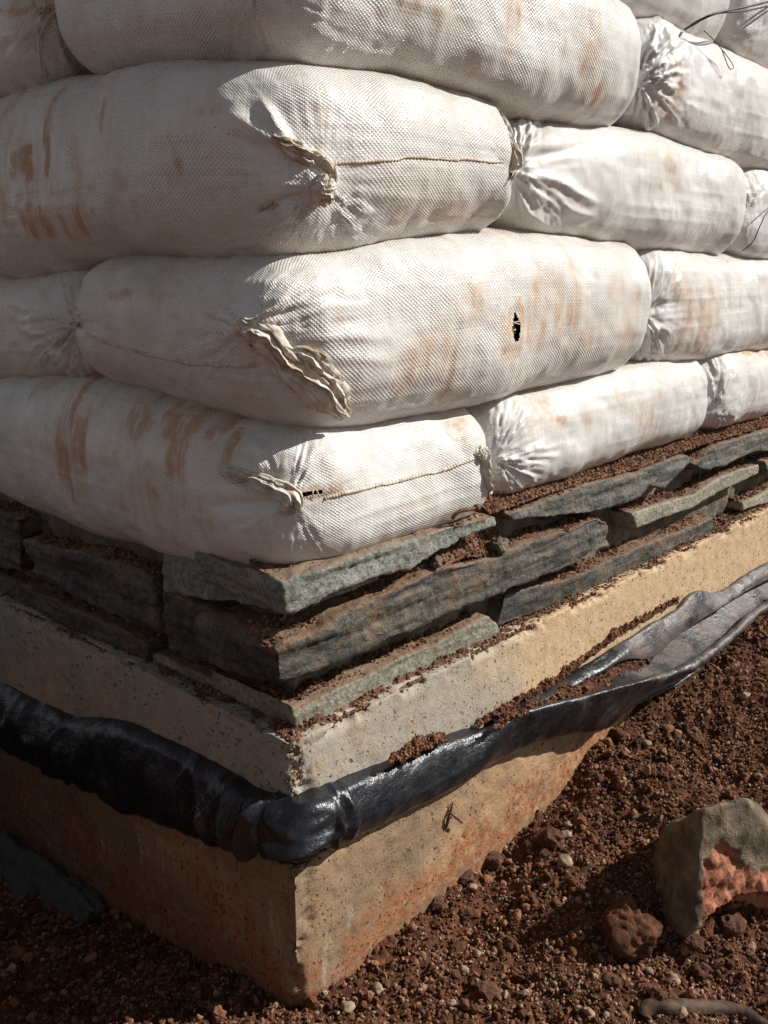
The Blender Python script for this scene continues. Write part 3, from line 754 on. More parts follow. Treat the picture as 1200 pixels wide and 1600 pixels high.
def strip_part(info, name, pts, rads, mat='cloth', lift=.5, flat=1.0, pleat=.3, n=130, seg=64, seed=0, folds=1.35, amp=1.05, wide=1.4):
    """a gathered tail of sack cloth: an open ribbon lying on the bag, folded lengthwise into sharp pleats, ragged at its end"""
    root, surf, _ = info
    px = np.array(pts, float); dd = np.r_[0, np.cumsum(np.hypot(*np.diff(px, axis=0).T))]
    pc = catmull(px, 26)
    P = np.array([surf(q, 0.0) for q in pc]); P2 = np.array([surf(q, .01) for q in pc])
    sc_ = np.linalg.norm(P-CAM, axis=1)/FPX
    for _ in range(3): P[1:-1] = .25*P[:-2]+.5*P[1:-1]+.25*P[2:]; P2[1:-1] = .25*P2[:-2]+.5*P2[1:-1]+.25*P2[2:]
    C = catmull(P, n); Nn = catmull(P2, n)-C; Nn /= np.linalg.norm(Nn, axis=1, keepdims=True)+1e-9
    r = wide*catmull(np.array(rads, float)[:, None], n)[:, 0]*np.interp(np.linspace(0, 1, n), np.linspace(0, 1, 26), sc_)
    T = np.gradient(C, axis=0); T /= np.linalg.norm(T, axis=1, keepdims=True)+1e-12
    S = np.cross(T, Nn); S /= np.linalg.norm(S, axis=1, keepdims=True)+1e-12
    tt, ss = np.meshgrid(np.linspace(0, 1, n), np.linspace(-1, 1, seg), indexing='ij')
    Q = np.stack([tt.ravel()*2.4, ss.ravel()*1.6, 0*tt.ravel()+seed*3.7], 1)
    w = ss.ravel()*folds*.5 + .55*vnoise(Q, 1.0, seed) + .20*vnoise(Q*[1, 1, 1], 3.1, seed+2)
    fr = np.abs((w % 1.0)-.5)*2
    fr2 = np.abs(((w*2.7+.4*vnoise(Q, 2.0, seed+5)) % 1.0)-.5)*2
    env = np.clip(1-np.abs(ss.ravel())**3, 0, 1)**.5
    h = env*(.30+.70*fr+.16*fr2+.22*vnoise(Q*[2.2, .7, 1], 2.2, seed+8))
    rr = np.repeat(r, seg)
    lat = ss.ravel()*(1+.22*vnoise(Q, 2.0, seed+11)) + .16*vnoise(Q*[3, 1, 1], 2.4, seed+12)
    V = np.repeat(C, seg, 0) + np.repeat(S, seg, 0)*(lat*rr)[:, None] + np.repeat(Nn, seg, 0)*(h*rr*amp*flat-.0012)[:, None]
    rag = sstep(.86, 1, tt.ravel())*vnoise(np.stack([ss.ravel()*7, 0*rr, 0*rr], 1), 1.0, seed+14)*1.1
    V = V + np.repeat(T, seg, 0)*(rag*rr)[:, None]
    V += .0005*np.stack([vnoise(V, 260, seed+k) for k in range(3)], 1)
    F = grid_faces(n, seg)
    L = np.r_[0, np.cumsum(np.linalg.norm(np.diff(C, axis=0), axis=1))]
    uvv = np.stack([np.repeat(L, seg), ss.ravel()*rr*1.8], 1)
    o = link(name, mesh_np(name, V, F, M[mat], uv=uvv[F.ravel()]), root)
    m = o.modifiers.new('thick', 'SOLIDIFY'); m.thickness = .0009; m.offset = 1
    return o
def knot(info, q, rpx, seed):
    root, surf, _ = info
    c = surf(q, 0.0); s_ = rpx*np.linalg.norm(c-CAM)/FPX; c = surf(q, s_*.45); B, F = ICO[4]
    d = 1 + .30*(1-2.2*np.abs(vnoise(B+seed, (1.5, 1.5, 3.2), seed))) + .18*(1-2*np.abs(vnoise(B+seed, 4.2, seed+1)))
    V = c + B*d[:, None]*s_*np.array([.85, .85, 1.0])
    return link('knot', mesh_np('knot', V, F, M['cloth']), root)
def seam(info, pts, r=2.0, seed=0):
    root, surf, _ = info
    px = np.array(pts, float); dd = np.r_[0, np.cumsum(np.hypot(*np.diff(px, axis=0).T))]; tt = np.linspace(0, dd[-1], 46)
    P = np.array([surf((np.interp(t, dd, px[:, 0]), np.interp(t, dd, px[:, 1])), .0008) for t in tt])
    P = .25*np.vstack([P[:1], P[:-1]])+.5*P+.25*np.vstack([P[1:], P[-1:]]); C = catmull(P, 160)
    T = np.gradient(C, axis=0); T /= np.linalg.norm(T, axis=1, keepdims=True)
    nv = CAM-C[80]; nv /= np.linalg.norm(nv)
    d = np.linalg.norm(C[80]-CAM)/FPX*r
    rad = d*(1+.35*np.sin(np.arange(160)*2.1)+.3*vnoise(C, 150, seed))
    V, F = tube(C, rad, 320, 10, .55, .15, seed, nv)
    return link('seam', mesh_np('seam', V, F, M['seam']), root)

# --- row 4 (lowest)
b = bag('lowest corner bag with orange-daubed shaded side and a rolled ear beside a dark slit', 4, -.012, .405, -.008, .95, rx=(.115, .045), ry=(.10, .05), seed=1, mat='bag', step=.003,
        feats=[('pleat', 452, 782, .085, .0048, 22), ('dent', 458, 782, .020, .006), ('pleat', 757, 735, .05, .003, 14),
               ('crease', [(392, 685), (402, 712), (412, 745)], .006, .008), ('crease', [(330, 790), (390, 787), (440, 785)], .007, -.006), ('dent', 430, 715, .03, .006)],
        stains=[(112, 650, 14, 60, 1.0), (95, 690, 18, 55, .9), (112, 720, 10, 55, .9), (218, 660, 20, 28, .85), (285, 670, 20, 50, 1.0), (300, 650, 22, 22, .75), (345, 675, 18, 24, .9), (210, 770, 16, 40, .5), (255, 790, 20, 35, .55), (280, 820, 14, 30, .5), (318, 815, 10, 18, .75), (70, 600, 10, 10, .5), (180, 700, 18, 30, .4), (670, 636, 12, 6, .9), (712, 662, 10, 8, .7)],
        holes=[(484, 771, 24, 6)])
seam(b, [(506, 778), (560, 765), (620, 752), (690, 735), (742, 716)], 2.2, 4)
strip_part(b, 'rolled_ear', [(346, 735), (362, 742), (400, 752), (432, 764), (456, 776), (454, 791), (441, 793)], [5, 9, 10, 12, 14, 11, 6], seed=3, pleat=.38, lift=.6)
knot(b, (449, 786), 10, 7)
knot(b, (749, 711), 8, 9)
strip_part(b, 'tied_corner', [(742, 712), (752, 706), (757, 725), (762, 748), (768, 772)], [5, 8, 8, 7, 4], seed=6, pleat=.35)
b = bag('short white lowest-row bag on the soil ledge, second from the corner, left end gathered', 4, .408, 1.150, .0, .36, rx=(.13, .05), ry=(.09, .05), seed=2, mat='bag2',
        feats=[('pleat', 772, 715, .12, .0065, 22), ('crease', [(775, 690), (800, 660), (815, 640)], .007, -.005)],
        stains=[(850, 630, 12, 8, .8), (865, 652, 16, 8, .8), (920, 655, 10, 14, .5), (1010, 660, 8, 30, .5)])
bag('lowest-row bag at the right frame edge, pleated end against the short bag', 4, 1.150, 1.95, .0, .36, rx=(.13, .05), ry=(.09, .05), seed=3, mat='bag2', step=.005,
    feats=[('pleat', 1118, 640, .13, .0065, 20)], stains=[(1180, 548, 20, 5, .9)])

# --- row 3
b = bag('corner bag with a long twisted cloth tail and a torn brown hole in its side', 3, -.020, .838, -.020, .415, rx=(.12, .055), ry=(.11, .05), seed=5, mat='bag3', step=.003,
        feats=[('pleat', 390, 512, .10, .0045, 24), ('dent', 395, 512, .022, .008), ('crease', [(378, 512), (412, 498), (438, 474), (458, 446)], .008, .010),
               ('crease', [(470, 535), (540, 528), (620, 530)], .006, .003), ('crease', [(480, 560), (550, 560), (620, 566)], .006, .0025), ('crease', [(470, 510), (540, 505), (580, 498)], .006, -.003),
               ('pleat', 115, 505, .06, .003, 12), ('dent', 430, 460, .03, .006)],
        stains=[(225, 460, 60, 6, .6), (240, 450, 12, 30, .45), (740, 480, 18, 26, .45), (860, 470, 20, 40, .55), (900, 480, 12, 50, .65), (910, 530, 10, 30, .55), (960, 460, 14, 30, .5), (980, 520, 14, 40, .5), (660, 560, 26, 26, .45), (700, 580, 14, 40, .45), (640, 600, 20, 20, .4), (800, 545, 10, 16, .7), (830, 520, 14, 30, .55), (710, 650, 16, 8, .5)],
        holes=[(806, 512, 12, 25)])
seam(b, [(132, 520), (170, 535), (230, 553), (300, 568), (370, 572), (400, 570)], 2.0, 7)
strip_part(b, 'twisted_ear', [(376, 513), (396, 512), (416, 524), (436, 552), (466, 585), (502, 615), (532, 644)], [5, 14, 20, 18, 17, 21, 10], seed=8, pleat=.36, flat=.8, n=170, seg=90)
knot(b, (384, 512), 8, 5)
strip_part(b, 'ear_fold', [(446, 546), (480, 556), (508, 582), (526, 612), (534, 640)], [5, 12, 13, 14, 8], seed=9, pleat=.42, flat=.7)
strip_part(b, 'tied_corner', [(112, 488), (119, 495), (124, 508)], [5, 9, 4], seed=10, pleat=.3)
bag('third-row bag with a dark pleated end and brown smears, at the right frame edge', 3, .832, 1.62, -.004, .36, rx=(.13, .05), ry=(.09, .05), seed=6, mat='bag2',
    feats=[('pleat', 1008, 490, .12, .0075, 20), ('crease', [(1012, 500), (1032, 478), (1058, 470)], .008, -.007), ('crease', [(1008, 520), (1030, 512), (1048, 520)], .007, .006)],
    stains=[(1085, 500, 26, 50, .6), (1075, 460, 14, 30, .5), (1120, 470, 8, 50, .4)])
bag('shaded third-row bag with diagonal creases, cut by the left frame edge', 3, -.004, .36, .412, 1.25, rx=(.07, .05), ry=(.08, .05), seed=7, mat='bag3', step=.0045,
    feats=[('pleat', 125, 510, .14, .007, 22)])

# --- row 2
b = bag('big corner bag with a knotted corner and orange streaks on its long shaded side', 2, -.030, .428, -.022, .98, rx=(.12, .045), ry=(.11, .05), seed=9, mat='bag3', step=.003,
        feats=[('pleat', 492, 285, .12, .0052, 26), ('dent', 490, 285, .020, .010), ('crease', [(412, 165), (430, 196), (456, 230)], .006, .009),
               ('crease', [(360, 180), (400, 208), (440, 228), (480, 248)], .008, .008), ('crease', [(405, 330), (440, 312), (478, 302)], .006, -.006), ('dent', 455, 345, .035, .010),
               ('pleat', 795, 265, .04, .003, 12), ('crease', [(440, 345), (462, 350), (470, 380)], .006, -.005)],
        stains=[(70, 200, 9, 60, 1.0), (68, 255, 9, 40, 1.0), (20, 260, 26, 22, 1.0), (160, 160, 8, 32, .95), (60, 345, 22, 22, 1.0), (112, 350, 16, 24, .85), (20, 200, 20, 40, .55), (110, 280, 12, 60, .6), (272, 250, 7, 24, .6), (45, 300, 40, 20, .45), (18, 320, 14, 40, .6), (325, 175, 14, 6, .5), (620, 180, 10, 14, .45), (680, 330, 50, 14, .5), (720, 335, 26, 14, .55)])
seam(b, [(512, 258), (560, 252), (640, 247), (720, 249), (786, 254)], 1.8, 12)
strip_part(b, 'knotted_ear', [(425, 216), (450, 231), (475, 245), (498, 258), (513, 278), (508, 296)], [3, 8, 11, 11, 9, 5], seed=13, pleat=.36, n=170, seg=70)
knot(b, (491, 292), 17, 3)
strip_part(b, 'torn_threads', [(404, 330), (416, 320), (432, 318), (424, 328)], [2, 4, 4, 2], seed=14, pleat=.5, n=60)
strip_part(b, 'tied_corner', [(789, 166), (801, 188), (805, 225), (803, 255), (796, 276)], [2, 4, 5, 9, 6], seed=15, pleat=.3)
b = bag('glossy bag with a fan of folds at one end, right of the knotted corner bag', 2, .425, 1.225, -.004, .37, rx=(.13, .05), ry=(.09, .05), seed=10, mat='bag2',
        feats=[('pleat', 800, 268, .13, .0065, 20), ('crease', [(815, 248), (870, 238), (918, 224)], .006, -.006), ('crease', [(810, 270), (860, 282), (905, 305), (932, 318)], .007, .009), ('crease', [(868, 312), (900, 330), (930, 337)], .005, .005), ('crease', [(805, 300), (830, 335), (860, 350)], .006, .005), ('crease', [(820, 220), (845, 195), (850, 184)], .006, -.006)],
        stains=[(1048, 258, 7, 16, .8), (1046, 285, 5, 14, .5), (940, 240, 20, 10, .3)])
bag('second-row bag end with a wire across it, at the right frame edge', 2, 1.232, 2.0, .0, .37, rx=(.13, .05), ry=(.09, .05), seed=11, mat='bag2', step=.005, feats=[('pleat', 1170, 330, .1, .005, 16)])

# --- row 1
b = bag('topmost corner bag cut by the upper frame edge, orange spots on its bulging sunny side', 1, -.012, .765, -.020, .43, rx=(.12, .06), ry=(.11, .05), seed=13, mat='bag', step=.0034,
        feats=[('pleat', 400, -30, .14, .004, 20), ('dent', 990, 120, .03, -.006)],
        stains=[(800, 30, 9, 30, .75), (925, 45, 14, 30, .55), (928, 80, 10, 20, .7), (918, 110, 8, 10, .7), (930, 140, 10, 12, .8), (695, 20, 16, 14, .5), (640, 6, 10, 8, .5)])
bag('top-row bag with a thin wire loop on it and silvery folds at its left end', 1, .765, 1.56, -.004, .37, rx=(.13, .05), ry=(.09, .05), seed=14, mat='bag2',
    feats=[('pleat', 995, 125, .13, .0070, 20), ('crease', [(995, 95), (1030, 88), (1055, 82)], .007, -.005), ('crease', [(1005, 118), (1035, 122), (1058, 135)], .008, .008), ('crease', [(1030, 20), (1042, 60), (1056, 95)], .010, .006)],
    stains=[(1060, 145, 8, 26, .7), (1052, 165, 10, 14, .5)])
b = bag('shaded tied bag end in the upper left picture corner, beside the topmost corner bag', 1, -.012, .36, .432, 1.25, rx=(.07, .05), ry=(.07, .05), seed=15, mat='bag3', step=.0045,
    feats=[('pleat', 72, 18, .14, .008, 22)], stains=[(50, 15, 20, 20, .5)])
strip_part(b, 'tied_corner', [(62, -6), (76, 6), (82, 16), (70, 30), (60, 60), (64, 100), (70, 120)], [7, 11, 9, 6, 4, 4, 4], seed=18, pleat=.35)

# --- row 0 (mostly above the frame)
bag('highest-row bag at upper right, left of the two behind the thick black wire', 0, .40, 1.135, .02, .39, rx=(.07, .05), seed=17, mat='bag2', step=.006)
b0 = bag('silvery bag in the upper right picture corner, right of the other highest bag', 0, 1.135, 1.90, .01, .39, rx=(.08, .05), seed=18, mat='bag2', step=.006, feats=[('pleat', 1130, 60, .12, .005, 18)])

# ------------------------------------------------------------------ black plastic sheet
def plastic():
    root = empty('plastic_sheet', (0, 0, .28))
    tag(root, 'crumpled black plastic sheet folded round the corner below the plinth, soil caught in it', 'plastic sheet')
    # stations: p, six (outward, z) control points from under the fold, over it and back to the wall
    def zL(px, py): q = on_x(px, py, -.012); return -q[1], q[2]
    def zR(px, py): q = on_y(px, py, -.012); return q[0], q[2]
    ST = []
    def roll(p, zl, zu, b):
        h = zu-zl
        ST.append((p, [(.002, zl+.004), (b*.55, zl+.0), (b*1.0, zl+h*.30), (b*.98, zl+h*.58), (b*.62, zl+h*.90), (-.002, zu)]))
    for (a, u_, b_) in (((-170, 1080), (-170, 985), .035), ((-60, 1135), (-60, 1040), .035), ((0, 1162), (0, 1072), .036), ((60, 1192), (60, 1105), .034), ((110, 1220), (110, 1128), .034), ((200, 1262), (200, 1136), .038), ((290, 1297), (290, 1178), .036), ((350, 1315), (350, 1212), .036), ((400, 1327), (400, 1245), .038)):
        p, z1 = zL(*a); _, z2 = zL(*u_); roll(p, z1, z2, b_)
    roll(-.004, on_y(458, 1330, -.02)[2], on_y(452, 1246, 0)[2], .046)
    for (a, u_, b_) in (((520, 1322), (520, 1232), .030), ((560, 1302), (560, 1214), .027), ((610, 1278), (610, 1196), .026), ((680, 1243), (680, 1165), .026), ((735, 1216), (735, 1142), .027)):
        p, z1 = zR(*a); _, z2 = zR(*u_); roll(p, z1, z2, b_)
    # from here the fold opens into a trough: up the outside, over a lip, down the inside
    LE = [(735, 1210), (760, 1195), (810, 1168), (860, 1146), (942, 1134), (992, 1110)]
    FB = [(917, 1064), (973, 1032), (1018, 1028), (1058, 996), (1098, 968), (1122, 952), (1148, 936), (1204, 905), (1334, 840)]
    for (lx, ly, bx, by, out, drop) in ((790, 1122, 790, 1181, .034, .018), (850, 1104, 860, 1147, .046, .028), (920, 1086, 935, 1132, .062, .034), (985, 1068, 992, 1104, .078, .038), (1050, 1052, 1060, 1068, .088, .038), (1095, 1030, 1100, 1048, .088, .034), (1140, 992, 1150, 1010, .078, .028), (1185, 952, 1195, 970, .068, .020), (1260, 905, 1270, 922, .06, .01), (1400, 825, 1400, 850, .05, .0)):
        q = on_y(lx, ly, -out); r = on_y(bx, by, -out*.7); zw = q[2]
        if lx < 1000: r = np.array([0, 0, np.interp(q[0], [on_y(a_, b_, -.006)[0] for a_, b_ in LE], [on_y(a_, b_, -.006)[2] for a_, b_ in LE])])
        fz = np.interp(q[0], [on_y(a_, b_, -.012)[0] for a_, b_ in FB], [on_y(a_, b_, -.012)[2] for a_, b_ in FB])
        ze = zw-drop-.012 if lx < 960 else max(zw-drop-.012, fz+.006)
        ST.append((q[0], [(.001 if lx < 1000 else out*.6, min(r[2], zw-.02)), (out*.52, min(r[2]+.012, zw-.012)), (out+.002, zw-.010), (out-.003, zw+.001), (out-.018, zw-.012), (.004, ze)]))
    ST.sort(key=lambda s: s[0])
    pp = np.array([s[0] for s in ST]); C = np.array([s[1] for s in ST])
    nu, nv = 560, 60
    Ci = np.zeros((nu, 6, 2)); pu = np.linspace(pp[0], pp[-1], nu)
    # monotone resample along p, smoothed
    for j in range(6):
        for d in range(2):
            v = np.interp(pu, pp, C[:, j, d]); ker = np.hanning(17); ker /= ker.sum()
            Ci[:, j, d] = np.convolve(np.pad(v, 8, 'edge'), ker, 'valid')
    pn_ = np.concatenate([np.linspace(pp[0], -.2, 190)[:-1], np.linspace(-.2, .2, 300), np.linspace(.2, pp[-1], 280)[1:]])
    Ci = np.stack([np.stack([np.interp(pn_, pu, Ci[:, j, d]) for d in range(2)], -1) for j in range(6)], 1); pu = pn_; nu = len(pu)
    Pr = np.stack([catmull(Ci[i], nv) for i in range(nu)])
    V = np.zeros((nu, nv, 3)); rc = .012
    for i, p in enumerate(pu):
        o = Pr[i, :, 0]; z = Pr[i, :, 1]
        t = np.clip(p/(2*rc)+.5, 0, 1)                 # turn of the corner
        an = t*math.pi/2
        base = np.array([max(p, 0) if p > 0 else 0, max(-p, 0)])
        V[i, :, 0] = base[0] - o*math.cos(an); V[i, :, 1] = base[1] - o*math.sin(an); V[i, :, 2] = z
    V = V.reshape(-1, 3); F = grid_faces(nu, nv)
    N = vnormals(V, F); P_ = np.repeat(pu, nv); t = np.tile(np.linspace(0, 1, nv), nu)
    w = np.sin(np.pi*np.clip(t*1.0, 0, 1))**.6
    k = np.exp(-((P_+.012)/.065)**2)
    Q = np.stack([P_, t*.12, P_*0], 1)
    wob_ = .012*vnoise(Q, (30, 30, 1), 90)
    fold = 0*P_
    for (pi, sl_, w_, a_) in ((-.118, .05, .020, .007), (-.088, -.035, .013, .013), (-.062, .060, .010, -.006), (-.040, .030, .012, .017), (-.016, -.045, .010, -.007), (.006, .050, .014, .014), (.030, -.060, .010, .010), (.046, .045, .009, -.006), (.066, -.030, .014, .006)):
        fold = fold + a_*np.clip(1-np.abs(P_-pi-sl_*(t-.55)+wob_)/w_, 0, 1)
    fold = fold + k*.004*(1-2.2*np.abs(vnoise(Q, (60, 30, 1), 8)))
    left = sstep(.0, -.15, P_)
    fold = np.maximum(fold*sstep(.02, .35, t), -.004)
    gen = (.0012+.0030*left)*fbm(np.stack([P_, t*.16, P_*0], 1), (8, 20, 1), 2, 12) + (.0008+.0012*left)*(1-2*np.abs(vnoise(Q, (13, 46, 1), 15)))
    D1 = np.stack([P_+t*.10, t*.12-P_*.3, P_*0], 1); D2 = np.stack([P_-t*.13, t*.10+P_*.4, P_*0], 1)
    gen += (.0011+.0020*left)*((1-2.5*np.abs(vnoise(D1, (17, 7, 1), 81)))+.7*(1-2.5*np.abs(vnoise(D2, (33, 12, 1), 83))))
    gen += sstep(-.34, -.5, P_)*.007*(1-2*np.abs(vnoise(Q, (26, 22, 1), 19)))
    right = sstep(.5, .9, P_)*.005*(1-2*np.abs(vnoise(Q, (6, 18, 1), 25)))
    V = V + N*((fold+gen+right)*w)[:, None]
    me = mesh_np('outer_fold', V, F, M['plastic'])
    o = link('outer_fold', me, root)
    m = o.modifiers.new('thick', 'SOLIDIFY'); m.thickness = .0012; m.offset = 0
    # inner flap lying against the plinth on the right
    top = [(770, 1126), (815, 1098), (860, 1072), (917, 1038), (973, 1004), (1019, 976), (1058, 953), (1087, 924), (1115, 926), (1143, 914), (1172, 894), (1200, 880), (1330, 812)]
    bot = [(776, 1134), (822, 1112), (860, 1089), (917, 1064), (973, 1032), (1018, 1028), (1058, 996), (1098, 968), (1122, 952), (1148, 936), (1176, 919), (1204, 905), (1334, 840)]
    T = np.array([on_y(*q, -.010) for q in top]); B = np.array([on_y(*q, -.030) for q in bot])
    T = catmull(T, 260); B = catmull(B, 260); nv = 22
    tt = np.linspace(0, 1, nv)[None, :, None]
    Vv = T[:, None]*(1-tt) + B[:, None]*tt
    Vv[..., 1] -= .006*np.sin(np.pi*tt[..., 0])**.8
    Vv = np.concatenate([np.stack([T+[0, .014, -.014], T+[0, .006, -.002]], 1), Vv], 1); nv += 2
    Vv = Vv.reshape(-1, 3); F = grid_faces(260, nv); N = vnormals(Vv, F)
    Vv += N*(.0020*(1-2*np.abs(vnoise(Vv, (14, 14, 40), 44))) + .0008*fbm(Vv, 40, 2, 46))[:, None]
    o = link('inner_flap', mesh_np('inner_flap', Vv, F, M['plastic']), root)
    m = o.modifiers.new('thick', 'SOLIDIFY'); m.thickness = .0012; m.offset = 0
    return root
plastic()
# soil caught in the sheet
def pocket(front, back, fy, by, seed, hump=.01):
    A = catmull(np.array([on_y(*q, fy) for q in front]), 150); B = catmull(np.array([on_y(*q, by) for q in back]), 150)
    t = np.linspace(0, 1, 30)[None, :, None]; P = (A[:, None]*(1-t)+B[:, None]*t)
    P[..., 2] += hump*np.sin(np.pi*t[..., 0]); P = P.reshape(-1, 3)
    P[:, 2] += .006*fbm(P, 40, 3, seed) + .004*fbm(P, 110, 2, seed+1)
    return P, grid_faces(150, 30)
P1, F1 = pocket([(770, 1140), (820, 1118), (880, 1100), (940, 1085), (985, 1072), (1010, 1055)], [(800, 1112), (850, 1090), (905, 1060), (955, 1035), (1000, 1020), (1030, 1010)], -.046, -.016, 60, .004)
P2, F2 = pocket([(606, 1194), (640, 1182), (672, 1168), (700, 1155)], [(624, 1188), (650, 1160), (664, 1158), (690, 1155)], -.030, .004, 62, .006)
P3, F3 = pocket([(740, 1140), (800, 1108), (850, 1082), (905, 1043), (955, 1003), (1010, 968), (1060, 940)], [(745, 1132), (800, 1095), (850, 1066), (905, 1030), (955, 990), (1010, 958), (1060, 935)], -.012, .004, 64, .002)
o = link('caught_soil', mesh_np('caught_soil', np.vstack([P1, P2, P3]), np.vstack([F1, F2+len(P1), F3+len(P1)+len(P2)]), M['soil']))
tag(o, 'dark red soil caught inside the opened black plastic and along the plinth above it', 'soil', kind='stuff')
rng = np.random.default_rng(66); allp = np.vstack([P1, P2, P3]); i = rng.integers(0, len(allp), 4200); s = .0009+.0028*rng.random(4200)**3
tn = rng.random(4200)*.8
V, F, T = grains(allp[i]+np.stack([rng.normal(0, .0015, 4200)]*2+[s*.4], 1), s, 1, 67, tn)
o = link('caught_crumbs', mesh_np('caught_crumbs', V, F, M['grain'], attrs={'tone': T}, smooth=False))
tag(o, 'loose dark crumbs lying on the soil inside the opened black plastic', 'soil', kind='stuff')

# ------------------------------------------------------------------ rocks
def hull_rock(name, pts, voxel, rough, seed, mat, fresh=None, sub=None):
    bm = bmesh.new()
    for p in pts: bm.verts.new(p)
    r = bmesh.ops.convex_hull(bm, input=bm.verts)
    junk = [g for g in r['geom_interior'] if isinstance(g, bmesh.types.BMVert)]
    bmesh.ops.delete(bm, geom=junk, context='VERTS')
    bmesh.ops.recalc_face_normals(bm, faces=bm.faces)
    V, F = remesh(bm, voxel); V = smooth_v(V, F, 1)
    if sub is not None: V = sub(V)
    N = vnormals(V, F)
    V = V + N*(rough*(.6*fbm(V, 14, 3, seed) + .45*(1-2*np.abs(vnoise(V, 30, seed+2))) + .3*fbm(V, 90, 2, seed+4)))[:, None]
    at = {'fresh': fresh(V) if fresh is not None else np.zeros(len(V))}
    if fresh is not None: V = V - N*(at['fresh']*(.0045+.0035*fbm(V, (60, 60, 34), 3, 7)+.003*(1-2*np.abs(vnoise(V, 45, 9)))))[:, None]
    return link(name, mesh_np(name, V, F, mat, attrs=at))
# a near upright edge parts the shaded left face from the sunlit one
def on_plane(px, py, P0, n):
    r = ray(px, py); n = np.array(n, float); return CAM + r*(((P0-CAM) @ n)/(r @ n))
T0 = on_y(1097, 1264, -.306); LN = (-.42, -.88, .16)
lit = [on_plane(px, py, T0, LN) for px, py in ((1104, 1385), (1088, 1440), (1166, 1247), (1200, 1306), (1235, 1345), (1262, 1420), (1190, 1425), (1130, 1440))]
foot = [on_plane(px, py, T0+np.array([0, .03, 0]), LN) for px, py in ((1080, 1474), (1112, 1490), (1180, 1494), (1250, 1490))]
rock_pts = [T0] + lit + foot + [on_y(1036, 1292, -.222), on_y(1021, 1330, -.218), on_y(1023, 1405, -.238), on_y(1050, 1452, -.290),
            on_y(1070, 1468, -.312), on_y(1180, 1252, -.26), on_y(1270, 1340, -.30), on_y(1290, 1440, -.36), on_y(1085, 1300, -.16)]
def rock_sub(V):
    c = on_plane(1165, 1452, T0, LN); r = np.linalg.norm((V-c)/np.array([.095, .09, .048]), axis=1)
    return V + np.array([.02, .050, .012])*(np.clip(1-r, 0, 1)**.6)[:, None]
def rock_fresh(V):
    u, v, d = project(V)
    ln = np.interp(u, [1095, 1112, 1122, 1136, 1150, 1160, 1176, 1190, 1205, 1240], [1345, 1340, 1316, 1318, 1332, 1350, 1352, 1368, 1362, 1385])
    ln = ln + 10*fbm(V, 60, 3, 5)
    return sstep(-7, 8, v-ln)*sstep(1098, 1104, u+8*fbm(V, 60, 2, 9))
o = hull_rock('rock', rock_pts, .004, .0042, 71, M['rock'], rock_fresh, rock_sub)
tag(o, 'large broken rock at the right edge with a grey face and salmon-pink fracture', 'rock')
# old concrete lump in the dark lower left
p = [on_x(-60, 1285, -.03), on_x(5, 1306, -.03), on_x(48, 1330, -.03), on_x(62, 1372, -.035), on_x(98, 1395, -.03), on_x(150, 1420, -.04), on_x(110, 1480, -.07), on_x(60, 1500, -.09), on_x(-60, 1560, -.12), on_x(-140, 1400, -.12)]
p += [q+np.array([.05, .04, -.05]) for q in p]
o = hull_rock('concrete_lump', p, .006, .012, 79, M['dark_conc'])
tag(o, 'dark grey lump of old concrete in deep shade at the lower left frame edge', 'concrete')

# individual clods and pale pebbles one can pick out
def ground_hit(px, py):
    q = on_z(px, py, 0.0)
    for _ in range(12):
        q = on_z(px, py, float(ground_z(np.array([q[0]]), np.array([q[1]]))[0]))
    return q
def lump_obj(name, px, py, rpx, mat, seed, flat=.8, sub=3, up=.35, rg=1.0):
    q = ground_hit(px, py); s = rpx*np.linalg.norm(q-CAM)/FPX
    B, F = ICO[sub]; rng = np.random.default_rng(seed)
    d = 1 + rg*(.34*vnoise(B+seed*3.1, 1.2, seed) + .22*vnoise(B+seed, 2.6, seed+1) + .10*vnoise(B+seed, 6, seed+2))
    V = B*d[:, None]*np.array([rng.uniform(.85, 1.25), rng.uniform(.8, 1.15), flat])*s
    a = rng.uniform(0, 6.28); c_, s_ = math.cos(a), math.sin(a)
    V = V @ np.array([[c_, s_, 0], [-s_, c_, 0], [0, 0, 1]]) + np.array([0, 0, s*up])
    me = mesh_np(name, V, F, M[mat], smooth=False if mat == 'clod' else True)
    o = link(name, me); o.location = q
    return o
o = lump_obj('rock', 978, 1470, 38, 'soil', 397, .95, 4, .5, .8)
tag(o, 'smaller brown rock lying in the shadow left of the large broken rock', 'rock')
